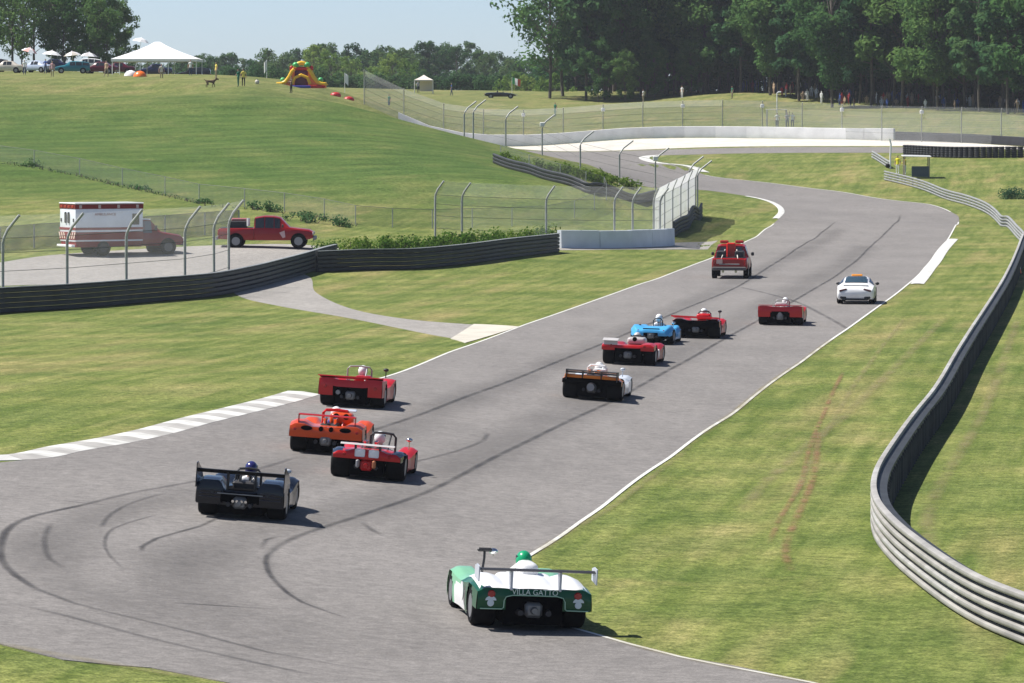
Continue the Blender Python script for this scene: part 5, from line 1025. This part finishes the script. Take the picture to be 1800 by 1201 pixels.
# pickups
def pickup(o, m, bed_kit=True, W=.98, rear_m=STEELD):
    S = [(-2.75, .97, .55, 1.0, 1.06, .93), (-2.7, .985, .5, 1.08, 1.12, .94), (-1.9, 1, .45, 1.1, 1.14, .94), (-.72, 1, .42, 1.1, 1.14, .94)]
    loft_car(o, [(y, W * a, zs, zb, zt, W * wt) for y, a, zs, zb, zt, wt in S], m, 'cargo_bed'); MB().box((0, -1.72, 1.14), (1.62, 1.85, .03)).build('bed_floor', DARK, o, None)
    S = [(-.70, 1, .42, 1.12, 1.18, .9), (-.66, 1, .42, 1.12, 1.75, .76), (-.1, 1, .42, 1.12, 1.84, .77), (.45, 1, .42, 1.1, 1.82, .76), (.8, 1, .42, 1.1, 1.74, .74), (1.32, 1, .42, 1.08, 1.18, .86), (1.8, 1, .45, 1.04, 1.12, .88), (2.45, .98, .48, .96, 1.05, .86), (2.68, .92, .55, .85, .92, .78)]
    rg = loft_car(o, [(y, W * a, zs, zb, zt, W * wt) for y, a, zs, zb, zt, wt in S], m)
    for a in (1, 2, 3):
        for ix in ((4, 5), (11, 10)): patch(o, 'side_window', [rg[a][ix[0]], rg[a + 1][ix[0]], rg[a + 1][ix[1]], rg[a][ix[1]]], GLASS, .1)
    patch(o, 'windscreen', [rg[5][5], rg[5][10], rg[4][10], rg[4][5]], GLASS, .07); patch(o, 'rear_window', [(-.66, -.705, 1.24), (.66, -.705, 1.24), (.6, -.68, 1.68), (-.6, -.68, 1.68)], GLASS, .02, .02)
    arches(o, (-1.75, 1.85), W, .39)
    for y in (-1.75, 1.85):
        for s in (-1, 1): wheel(o, s * (W - .10), y, .39, .25)
    MB().box((0, -2.86, .56), (1.85, .14, .2), .04).build('rear_bumper', rear_m, o); MB().box((0, 2.76, .56), (1.85, .16, .24), .05).build('front_bumper', STEELD, o)
    for s in (-1, 1): MB().box((s * .87, -2.77, .88), (.12, .05, .36), .02).build('tail_light', REDLIGHT, o); MB().box((s * .74, 2.69, .84), (.34, .06, .17), .02).build('headlight', mat('lamp_glass', (.6, .6, .58), .15), o); MB().box((s * 1.1, .95, 1.26), (.17, .1, .2), .04).build('mirror', DARK, o)
    return o
REDT = paint('truck_red', (.32, .008, .010)); REDD = paint('dark_truck_red', (.26, .008, .01))
pk = car_frame('pickup_truck', 1282, 491, 5.5, 2.85, 'red rescue pickup truck with a loaded bed driving on the track', 'pickup'); pickup(pk, REDT, rear_m=mat('dark_bumper', (.10, .09, .09), .6, .2))  # rear bumper is darker than the front one
MB().box((0, -.9, 1.45), (.5, .4, .95), .06).build('rescue_locker', paint('bright_red', (.60, .015, .012)), pk); 
for s in (-1, 1): MB().tube([(s * .45, -2.72, 1.1), (s * .32, -1.1, 1.55)], .03, 8).build('strap', mat('webbing', (.6, .56, .5), .8), pk); MB().box((s * .42, .1, 1.95), (.48, .3, .16), .05).build('roof_lamp', REDLIGHT, pk); MB().box((s * .5, -1.6, 1.32), (.5, 1.0, .36), .05).build('tool_chest', DARK, pk)
MB().box((-.55, -2.785, .95), (.34, .02, .26), .03).build('tailgate_sign', mat('sign_cream', (.6, .42, .36), .6), pk); MB().box((0, -2.8, .80), (1.1, .03, .05), .01).build('tailgate_trim', STEELD, pk)
for s in (-1, 1): MB().lathe([(-2.95, .06), (-2.8, .07)], 12, 'y', (s * .35, 0, .4)).build('tow_lamp', mat('straw', (.5, .47, .25), .6), pk)
pos14 = pos(468, 437); pp = empty('pickup_truck', pos14 + Vector((.0, 1.0, .03)), (0, 0, R(-90))); tag(pp, 'dark red pickup truck parked beside the tall fence', 'pickup'); pickup(pp, REDD)
MB().box((.0, -1.7, 1.34), (.9, 1.1, .4), .05).build('bed_load', DARK, pp); MB().box((0, -1.6, 1.62), (.35, .9, .16), .04).build('bed_tank', paint('pink_load', (.55, .2, .2)), pp)
MB().tube([(.5, -1.05, 1.25), (.5, -1.05, 1.7)], .1, 10).build('water_jug', WHITEP, pp)
mk = MB(); mk.add([(.995, .75, .88), (.995, 1.05, 1.0), (.995, 1.1, .62), (.995, .95, .56)], [(0, 1, 2, 3)]); mk.build('door_badge', mat('badge_pale', (.6, .4, .4), .5), pp, None)
for y in np.arange(-.4, .9, .2): pass
# ambulance
pa = pos(196, 449); am = empty('ambulance', pa + Vector((.6, .9, .02)), (0, 0, R(-62))); tag(am, 'white and red box ambulance parked behind the tall fence', 'ambulance')
AW = paint('ambulance_white', (.72, .76, .80)); AR = paint('ambulance_red', (.20, .006, .010))
MB().box((0, -1.35, 1.83), (2.3, 4.1, 2.1), .05, seg=2).build('box_body', AW, am); MB().box((0, -1.35, .68), (2.26, 4.0, .42), .03).build('lower_body', AR, am)
S = [(.72, 1, .5, 1.2, 1.95, .74), (.9, 1, .48, 1.2, 1.98, .76), (1.35, 1, .48, 1.2, 1.95, .75), (1.95, 1, .48, 1.18, 1.3, .84), (2.5, 1, .5, 1.12, 1.2, .84), (3.1, .97, .52, 1.02, 1.1, .82), (3.3, .9, .6, .9, .95, .72)]
rg = loft_car(am, [(y, 1.0 * a, zs, zb, zt, wt) for y, a, zs, zb, zt, wt in S], [AR], 'cab')
MB().box((0, 1.05, 1.985), (1.5, .6, .05), .02).build('cab_roof', AW, am)
for a in (0, 1):
    for ix in ((4, 5), (11, 10)): patch(am, 'side_window', [rg[a][ix[0]], rg[a + 1][ix[0]], rg[a + 1][ix[1]], rg[a][ix[1]]], GLASSL, .08)
patch(am, 'windscreen', [rg[3][5], rg[3][10], rg[2][10], rg[2][5]], GLASSL, .06)
for zc, hh, mm in ((2.74, .26, paint('lamp_maroon', (.18, .006, .012))), (1.50, .14, AR), (1.10, .44, AR)):
    MB().box((0, -1.35, zc), (2.335, 4.14, hh), .01).build('stripe', mm, am)
MB().box((0, -1.35, 2.92), (2.36, 4.2, .08), .03).build('roof_edge', WHITEP, am)
for s in (-1, 1):
    MB().box((s * 1.16, .25, 2.02), (.03, .42, .62), .02).build('side_window', GLASS, am); MB().box((s * .22, -3.42, 2.12), (.2, .03, .62), .06).build('rear_window', GLASS, am)
    for k in range(4): MB().box((s * 1.175, -3.1 + k * 1.15, 2.74), (.03, .16, .2), .02).build('marker_lamp', mat('lamp_cream', (.5, .4, .38), .4), am)
    MB().box((s * .9, -3.42, 1.98), (.14, .03, .2), .03).build('rear_lamp', DARK, am); MB().box((s * 1.12, 1.5, 1.5), (.1, .16, .3), .04).build('mirror', DARK, am)
    MB().box((s * .8, 3.3, .85), (.3, .06, .2), .03).build('headlight', mat('lamp_glass', (.6, .6, .58), .15), am)
for k in range(4): MB().box((-.8 + k * .53, -3.43, 2.74), (.3, .03, .16), .02).build('rear_warning_lamp', REDLIGHT, am)
sg = MB()
for s in (-1, 1):
    for k in range(3): x0 = s * (.25 + k * .32); sg.add([(x0, -3.435, .95), (x0 + s * .16, -3.435, .95), (x0 + s * .34, -3.435, 1.3), (x0 + s * .18, -3.435, 1.3)], [(0, 1, 2, 3)])
sg.build('chevron_markings', mat('chevron_pale', (.7, .55, .45), .5), am, None)
MB().box((0, -3.5, .55), (2.2, .22, .14), .03).build('step_bumper', WHITEP, am); MB().box((0, 3.36, .62), (1.95, .16, .26), .05).build('front_bumper', STEELD, am)
text_mesh('AMBULANCE', .2, AR, am, (1.168, -1.6, 2.3), (R(90), 0, R(90)), 'lettering', 0, 1.1)
arches(am, (-1.7, 2.3), 1.02, .42)
for s in (-1, 1): wheel(am, s * 1.0, -1.7, .42, .3, DARK); wheel(am, s * .92, 2.3, .42, .26, mat('dull_rim', (.12, .12, .12), .5, .3))
# ------------------------------------------------------------------ things on the hilltop and round the track
TEAL = paint('teal', (.015, .16, .21)); MAR2 = paint('maroon', (.10, .008, .02)); LBLUE = paint('pale_blue', (.48, .55, .70)); CREAM = paint('cream', (.6, .55, .48)); NAVY = paint('navy', (.02, .025, .07)); BLK = paint('black', (.012, .012, .014)); GRN2 = paint('bottle_green', (.01, .05, .03))
def hill(px, py): 
    """a spot on the hilltop lawn behind the crest"""
    return pos(px, py, 0, 440)
for px, d, m, kind, rz, lb, hh in [(12, 548, CREAM, 'sedan', 85, 'cream parked car cut by the left edge of the hilltop', 1.45), (64, 552, LBLUE, 'sedan', 60, 'pale blue parked car on the hill left of the teal one', 1.42), (127, 545, TEAL, 'wagon', 96, 'teal hatchback parked on the hilltop', 1.4), (176, 548, MAR2, 'sedan', 80, 'maroon parked car right of the teal hatchback', 1.42), (206, 552, MAR2, 'sedan', 92, 'maroon parked car half behind the big white tent', 1.4), (92, 566, NAVY, 'sedan', 100, 'dark blue parked car behind the teal hatchback', 1.5), (-15, 562, BLK, 'wagon', 95, 'dark parked van behind the cream car', 1.6), (150, 570, WHITEP, 'wagon', 90, 'white parked car behind the maroon ones', 1.6), (340, 560, BLK, 'wagon', 90, 'dark parked car at the right end of the white tent', 1.5), (272, 556, NAVY, 'sedan', 90, 'dark blue car parked in the shade of the white tent', 1.5), (385, 575, LBLUE, 'open', 90, 'low blue open car parked right of the tent', 1.2), (500, 560, GREYW, 'open', 90, 'grey low car parked left of the inflatable slide', 1.2)]:
    sedan('parked_car', lb, at(px, d), R(rz), m, 4.3, .83, hh, kind)
sedan('parked_car', 'black open convertible parked on the ridge below the flag', at(880, 640), R(-92), BLK, 4.6, .88, 1.3, 'open')
CANVAS = mat('white_canvas', (.82, .82, .82), .85, 0, .03, 1)
def marquee(name, label, loc, half, zh, zp, val, m=CANVAS, overhang=.1, posts=4, sides=()):
    o = empty(name, loc); mb = MB(); n = 12; a = half
    rowsp = [(1, zh), (.82, zh + (zp - zh) * .16), (.6, zh + (zp - zh) * .36), (.4, zh + (zp - zh) * .56), (.2, zh + (zp - zh) * .79), (.06, zp)]
    def ringp(f):
        pts = []
        for k in range(4):
            c0 = [(-1, -1), (1, -1), (1, 1), (-1, 1)][k]; c1 = [(-1, -1), (1, -1), (1, 1), (-1, 1)][(k + 1) % 4]
            for t in range(3): q = t / 3; pts.append(((c0[0] * (1 - q) + c1[0] * q) * a * f, (c0[1] * (1 - q) + c1[1] * q) * a * f))
        return pts
    vs_ = []
    for f, z in [(1.0, zh - val)] + rowsp: vs_ += [(x, y, z - (.0 if f < 1 else 0)) for x, y in ringp(f)]
    k = 12; mb.add(vs_, [(i * k + j, i * k + (j + 1) % k, (i + 1) * k + (j + 1) % k, (i + 1) * k + j) for i in range(len(rowsp)) for j in range(k)] + [tuple(len(rowsp) * k + j for j in range(k))])
    mb.build('canopy', m, o, 20)
    pm = MB().tube([(0, 0, -.3), (0, 0, zh)], .05, 8).mesh('pole', WHITEP)
    for x in np.linspace(-.97, .97, posts if posts > 2 else 2):
        for s in (-1, 1): q = link_mesh('pole', pm, o); q.location = (x * a, s * a * .97, 0)
    for sd_ in sides: MB().box((sd_[0], sd_[1], zh * .55), (sd_[2], sd_[3], zh * .8)).build('side_wall', m, o, None)
    tag(o, label, 'tent'); return o
marquee('marquee_tent', 'big white peaked tent on the hilltop', at(277, 520), 4.9, 1.75, 3.75, .3); 
marquee('canopy_tent', 'small white pop-up canopy on the ridge', at(745, 650), 1.35, 1.9, 2.6, .18, mat('offwhite_canvas', (.7, .64, .58), .85), posts=2, sides=((.35, 1.3, 1.9, .03),))
# inflatable slide
YEL = mat('yellow_vinyl', (.85, .50, .02), .35, 0, .05, 2); OR_ = mat('orange_vinyl', (.85, .17, .01), .35); RV = mat('red_vinyl', (.45, .01, .015), .4); GV = mat('green_vinyl', (.06, .42, .12), .4); BV = mat('blue_vinyl', (.03, .05, .30), .4); PV = mat('purple_vinyl', (.09, .01, .05), .4)
sl = empty('inflatable_slide', at(530, 505), (0, 0, 0)); tag(sl, 'red and yellow inflatable slide with green balls on top', 'bouncy castle')
for s in (-1, 1):
    mb = MB(); pr = [(.75, 2.05), (1.05, 1.75), (1.35, 1.15), (1.75, .62), (2.2, .42), (2.65, .38), (2.75, .2)]
    vs_ = [(s * x, y, z) for x, z in pr for y in (-.9, .9)]; n = len(pr); vs_ += [(s * x, y, .05) for x, z in pr for y in (-.9, .9)]
    mb.add(vs_, [(2 * i, 2 * i + 1, 2 * i + 3, 2 * i + 2) for i in range(n - 1)] + [(2 * i, 2 * i + 2, 2 * n + 2 * i + 2, 2 * n + 2 * i) for i in range(n - 1)] + [(2 * i + 1, 2 * i + 3, 2 * n + 2 * i + 3, 2 * n + 2 * i + 1) for i in range(n - 1)] + [(0, 1, 2 * n + 1, 2 * n), (2 * n - 2, 2 * n - 1, 4 * n - 1, 4 * n - 2)]); mb.build('slide_chute', OR_, sl, 40)
    for y in (-.95, .95): MB().tube([(s * x, y, z + .12) for x, z in pr], .2, 10).build('side_roll', YEL, sl)
    MB().sphere((s * .62, 0, 2.62), .36, 0, 14, (1.1, 1, .9)).build('top_ball', GV, sl); MB().tube([(s * .95, 0, .1), (s * .95, 0, 2.3)], .16, 10).build('tower_column', RV, sl)
    MB().sphere((s * 2.1, .6, .95), .3, 0, 12).build('corner_ball', GV, sl); MB().sphere((s * 1.1, 0, 2.35), .2, 0, 12).build('shoulder_roll', RV, sl)
MB().tube([(-1.3, 0, 2.22), (1.3, 0, 2.22)], .2, 12).build('red_beam', RV, sl); MB().tube([(-.75, 0, 2.3), (-.5, 0, 2.7), (0, 0, 2.86), (.5, 0, 2.7), (.75, 0, 2.3)], .24, 12).build('top_arch', YEL, sl)
MB().box((0, .3, 1.05), (1.7, .8, 2.0), .2, seg=2).build('center_panel', PV, sl); MB().box((0, -.95, .2), (5.3, .7, .34), .14, seg=2).build('front_cushion', RV, sl); MB().box((-.1, -1.35, .18), (2.4, .4, .3), .12, seg=2).build('blue_step', BV, sl)
MB().tube([(-1.0, -.9, .5), (-.7, -.9, 1.2), (0, -.9, 1.5), (.7, -.9, 1.2), (1.0, -.9, .5)], .18, 10).build('front_arch', YEL, sl)
for px, d, lb in ((590, 510, 'round red inflatable right of the slide'), (613, 512, 'flat red inflatable next to the round one')):
    o = empty('inflatable_toy', at(px, d)); MB().sphere((0, 0, .38), .55, 0, 16, (1.15, 1, .7)).build('cushion', RV, o); MB().lathe([(.55, .2), (.7, .16), (.74, .05)], 12, 'z').build('top_knob', paint('pinkish', (.5, .06, .09)), o); tag(o, lb, 'inflatable')
    MB().tube([(.0, -.5, .2), (.6, -.55, .12)], .06, 8).build('air_hose', DARK, o)
# umbrellas
def umbrella(px, d, m1, m2, label, h=2.5, r=1.2, tilt=.15):
    o = empty('sun_umbrella', at(px, d)); n = 8; MB().tube([(0, 0, -.2), (0, 0, h)], .025, 8).build('pole', WHITEP, o)
    for k in range(n):
        a0, a1 = 2 * math.pi * k / n, 2 * math.pi * (k + 1) / n; mb = MB(); mb.add([(0, 0, h + .05), (r * .6 * math.cos(a0), r * .6 * math.sin(a0), h - .18), (r * .6 * math.cos(a1), r * .6 * math.sin(a1), h - .18), (r * math.cos(a0), r * math.sin(a0), h - .5), (r * math.cos(a1), r * math.sin(a1), h - .5)], [(0, 1, 2), (1, 3, 4, 2)])
        g = mb.build('gore', m1 if k % 2 else m2, o, None)
    MB().sphere((0, 0, h + .1), .05).build('finial', WHITEP, o)
    o.rotation_euler = (0, tilt, 0); tag(o, label, 'umbrella')
PINK = mat('pink_canvas', (.75, .38, .34), .85); WCAN = mat('umbrella_white', (.78, .78, .78), .85)
umbrella(42, 546, PINK, WCAN, 'pink and white sun umbrella at the left of the hilltop', 3.1, 1.0, .25); umbrella(88, 556, WCAN, WCAN, 'white sun umbrella behind the pale blue car', 2.6, 1.2, .1); umbrella(130, 560, WCAN, CREAM, 'off-white sun umbrella above the teal hatchback', 2.5, 1.1, -.1); umbrella(155, 566, GREYW, WCAN, 'grey and white sun umbrella above the maroon car', 2.4, 1.1, .05); umbrella(236, 560, WCAN, WCAN, 'white umbrella behind the left slope of the big tent', 4.6, 1.1, .2)
# flags
def flag(px, d, h, cols, label, wd=.8, ang=.3, fh=.5, vertical=False):
    o = empty('flag', at(px, d)); MB().tube([(0, 0, -.2), (0, 0, h)], .03, 8).build('pole', WHITEP, o); k = len(cols)
    for i, m in enumerate(cols):
        mb = MB(); n = 5; vs_ = []
        for a in np.linspace(i / k, (i + 1) / k, n): w_ = .06 * math.sin(a * 7); vs_ += [(a * wd * math.cos(ang), w_ - a * wd * .2, h - a * .35), (a * wd * math.cos(ang) * .95, w_ - a * wd * .2, h - fh - a * .45)]
        vs_ += [(x, y + .012, z) for x, y, z in vs_]; mb.add(vs_, [(2 * j, 2 * j + 2, 2 * j + 3, 2 * j + 1) for j in range(n - 1)] + [(2 * n + 2 * j, 2 * n + 2 * j + 1, 2 * n + 2 * j + 3, 2 * n + 2 * j + 2) for j in range(n - 1)]); mb.build('cloth', m, o, 60)
    tag(o, label, 'flag')
flag(900, 645, 3.0, [GV, WCAN, mat('flag_red', (.6, .10, .05), .8)], 'green white and red flag above the dark convertible', 1.3, .3, .9); flag(606, 540, 2.9, [WCAN], 'narrow white feather flag right of the slide', .45, .2, 1.1); flag(469, 540, 2.9, [WCAN], 'narrow white feather flag left of the slide', .35, 2.8, 1.2)
# spectators
YS = mat('yellow_shirt', (.75, .62, .12), .85); WS = mat('white_shirt', (.75, .75, .75), .85); GS = mat('green_shirt', (.02, .16, .09), .85); BS = mat('blue_shirt', (.03, .08, .30), .85); TS = mat('tan_shirt', (.5, .36, .25), .85); PS = mat('pink_shirt', (.6, .35, .36), .85); RS = mat('red_shirt', (.4, .03, .03), .85); BKT = mat('black_trousers', (.015, .015, .02), .85); GY = mat('grey_shirt', (.3, .31, .33), .85)
for px, py, d, kind, sh, tr, rz, lb in [(428, 0, 455, 'stand', YS, BKT, .3, 'person in a yellow shirt and black trousers on the hill crest'), (419, 0, 452, 'lean', GS, GS, 1.2, 'person in dark green crouched over beside the yellow shirt'), (380, 0, 500, 'stand', YS, KHAKI, 2, 'person in pale yellow right of the big tent'), (92, 0, 500, 'stand', PS, KHAKI, 3, 'person in pink in front of the teal hatchback'), (187, 0, 500, 'walk', TS, KHAKI, 2.5, 'person in tan in front of the maroon cars'), (284, 0, 490, 'stand', CREAM, KHAKI, 3.3, 'person in cream standing before the big tent'), (43, 0, 530, 'stand', WS, DENIM, 3.1, 'person in white under the pink umbrella'), (80, 0, 540, 'lean', BS, DENIM, 2.6, 'person in dark blue beside the pale blue car'), (335, 0, 505, 'stand', WS, DENIM, 2.9, 'person in white at the right end of the big tent'),
    (794, 0, 640, 'walk', BS, DENIM, 1.4, 'person in blue walking right of the small canopy'), (684, 0, 560, 'stand', GS, DENIM, 2.2, 'person in dark green between the red inflatables and the canopy'), (735, 0, 648, 'lean', GY, BKT, 3, 'person in grey under the small canopy'), (1131, 0, 636, 'stand', WS, KHAKI, 1, 'person in white at the edge of the dark wood, left of two'), (1199, 0, 637, 'stand', WS, WS, 2.4, 'person in white on the sunny bank, right of two'), (1287, 0, 630, 'stand', GS, KHAKI, 2, 'person in olive on the bank before the wood'), (512, 0, 460, 'lean', mat('brown_shirt', (.12, .09, .06), .85), BKT, 2.0, 'person in brown stooping before the inflatable slide'), (976, 0, 560, 'stand', GS, GS, 2.2, 'person in dark green on the lawn left of the wood')]:
    person(at(px, d), rz, kind, sh, tr, lb, hat=(WS if 'pink umbrella' in lb else None))
tag(MB().sphere((0, 0, .22), .24, 0, 14, (1, .8, 1)).lathe([(.42, .1), (.5, .08)], 10, 'z').build('cooler_jug', CREAM, None, loc=at(452, 470)), 'small round white cooler on the lawn left of the slide', 'cooler')
for px, d, m, lb in ((246, 500, OR_, 'small orange dome tent before the big white tent'), (230, 502, WCAN, 'small white dome tent before the big white tent')):
    o = empty('dome_tent', at(px, d)); mb = MB(); mb.lathe([(0, .75), (.25, .68), (.5, .45), (.62, .15), (.64, .01)], 14, 'z'); mb.build('fly_sheet', m, o); MB().tube([(-.76, 0, 0), (-.55, 0, .42), (0, 0, .66), (.55, 0, .42), (.76, 0, 0)], .015, 6).build('tent_pole', DARK, o); tag(o, lb, 'tent')
# dog on the hill crest
dg_ = at(370, 452); J = [(0, -.3, .52), (0, -.05, .5), (0, .25, .5), (0, .38, .6), (0, .5, .72), (0, .62, .70), (0, .76, .67)]; E = [(0, 1), (1, 2), (2, 3), (3, 4), (4, 5), (5, 6)]; Rr = [(.10, .12), (.10, .11), (.12, .16), .09, .075, .075, .035]
def dch(st, pts, rs):
    p = st
    for q, r in zip(pts, rs): J.append(q); Rr.append(r); E.append((p, len(J) - 1)); p = len(J) - 1
for s in (-1, 1):
    dch(0, [(.09 * s, -.28, .38), (.1 * s, -.2 - .06 * s, .26), (.1 * s, -.36 - .06 * s, .17), (.1 * s, -.34 - .06 * s, .03), (.1 * s, -.28 - .06 * s, .02)], [.085, .05, .03, .025, .025]); dch(2, [(.09 * s, .27, .34), (.1 * s, .25 + .08 * s, .2), (.1 * s, .27 + .08 * s, .03), (.1 * s, .33 + .08 * s, .02)], [.06, .035, .027, .025]); dch(4, [(.06 * s, .5, .82), (.07 * s, .5, .88)], [.03, .012])
dch(0, [(0, -.45, .6), (0, -.6, .72)], [.03, .018])
dme = skin_mesh('dog', J, E, Rr); dme.materials.append(mat('brown_fur', (.10, .065, .035), .9, 0, .3, 8)); dme.polygons.foreach_set('use_smooth', [True] * len(dme.polygons)); do = link_mesh('dog', dme); do.location = dg_; do.rotation_euler = (0, 0, R(-80)); do.scale = (1.15, 1.15, 1.15); tag(do, 'brown dog walking on the hill crest right of the tent', 'dog')
# marshal posts
ms = pos(1611, 313); o = empty('marshal_shelter', ms); tag(o, 'marshal shelter with a flat white roof and dark panel behind the rail', 'shelter')
MB().box((0, .2, 2.05), (2.7, 1.8, .1), .04, rot=(.04, .02, 0)).build('roof', WHITEP, o); pm = MB().tube([(0, 0, -.3), (0, 0, 2.0)], .05, 8).mesh('post', KHAKI)
for x in (-1.15, 1.15):
    for y in (-.5, .9): q = link_mesh('post', pm, o); q.location = (x, y, 0)
MB().box((.35, -.5, .6), (1.7, .06, 1.0), .02).build('front_panel', mat('slate_blue', (.05, .075, .10), .7), o)
YH_ = mat('hi_vis_yellow', (.78, .72, .02), .8)
b = pos(1578, 306); person(b, 2.6, 'stand', YH_, WS, 'marshal in bright yellow left of the shelter'); b = pos(1592, 308) + Vector((0, .8, 0)); person(b, 1.8, 'lean', mat('dull_yellow', (.5, .42, .02), .8), WS, 'marshal in darker yellow under the shelter roof')
wp = empty('marker_pole', pos(1565, 297)); MB().tube([(0, 0, -.3), (0, 0, 1.2), (.06, 0, 2.4), (-.08, 0, 2.9)], .09, 8).build('pole', WHITEP, wp); MB().sphere((-.25, 0, .3), .24, 0, 10).build('rubber_ball', BLACK, wp); tag(wp, 'white bent pole left of the marshals', 'pole')
m2 = empty('marshal_stand', at(1378, 506)); MB().box((0, 0, 2.0), (2.4, 1.5, .08), .03).build('roof', mat('stand_roof', (.55, .54, .48), .7), m2); pm = MB().tube([(0, 0, -.3), (0, 0, 2.0)], .05, 8).mesh('post', STEELD)
for x in (-1.1, 1.1):
    for y in (-.6, .6): q = link_mesh('post', pm, m2); q.location = (x, y, 0)
MB().tube([(.0, -.7, 0), (.0, -.7, 3.9), (.25, -.7, 4.05)], .06, 8).build('flag_pole', WHITEP, m2); MB().box((.3, -.7, 4.02), (.4, .2, .16), .05).build('signal_lamp', WHITEP, m2); tag(m2, 'roofed marshal stand with a white pole beyond the far wall', 'stand'); m2.location.y = 520; m2.location.z = h1(m2.location.x, 520) + .6
for px, sh, lb, kd in ((1366, WS, 'marshal in white below the far white pole', 'stand'), (1384, GY, 'marshal in grey beside the far white pole', 'lean'), (1393, WS, 'marshal with raised arm at the far stand', 'wave')): pz = at(px, 519); person(pz + Vector((0, 0, .55)), 3.1, kd, sh, DENIM, lb)
cone = empty('traffic_cone', pos(1791, 482)); MB().lathe([(0, .16), (.1, .14), (.55, .05), (.6, .03)], 14, 'z').build('cone_body', OR_, cone); MB().box((0, 0, .02), (.4, .4, .04), .01).build('base', BLACK, cone); MB().lathe([(.3, .105), (.4, .085)], 14, 'z', caps=False).build('reflective_band', WHITEP, cone); tag(cone, 'orange traffic cone behind the guard rail at the right edge', 'cone')
# the shaded crowd in the wood: a mass nobody could count
cb = MB(); J_, E_, R_ = pose('stand'); cm = person_mesh('stand'); vsn = [tuple(v.co) for v in cm.vertices]; fsn = [tuple(p.vertices) for p in cm.polygons]; rc = random.Random(3)
for k in range(120):
    px = rc.uniform(1290, 1830); d = edge_d(px) + rc.uniform(5, 26); q = at(px, d); a = rc.uniform(0, 6.28); sc = rc.uniform(.6, 1.0); mi = rc.randrange(6); ca_, sa_ = math.cos(a), math.sin(a)
    cb.add([(q.x + (x * ca_ - y * sa_), q.y + (x * sa_ + y * ca_), q.z + z * sc) for x, y, z in vsn], fsn, mi)
tag(cb.build('crowd', [WS, RS, BS, DENIM, TS, BKT], None, None), 'crowd sitting and standing in the shade of the wood', 'crowd', kind='stuff')
# ------------------------------------------------------------------ air
hb = MB().box((0, 2025, 24), (5000, 4550, 54)); hm = bpy.data.materials.new('haze_air'); hm.use_nodes = True
hn = hm.node_tree.nodes; hn.remove(hn['Principled BSDF']); pv = hn.new('ShaderNodeVolumePrincipled'); pv.inputs['Color'].default_value = (.86, .91, 1, 1); pv.inputs['Density'].default_value = .00009; pv.inputs['Anisotropy'].default_value = .2
hm.node_tree.links.new(pv.outputs[0], hn['Material Output'].inputs['Volume'])
tag(hb.build('haze', hm, None, None), 'thin summer haze in the air', 'haze', kind='stuff')
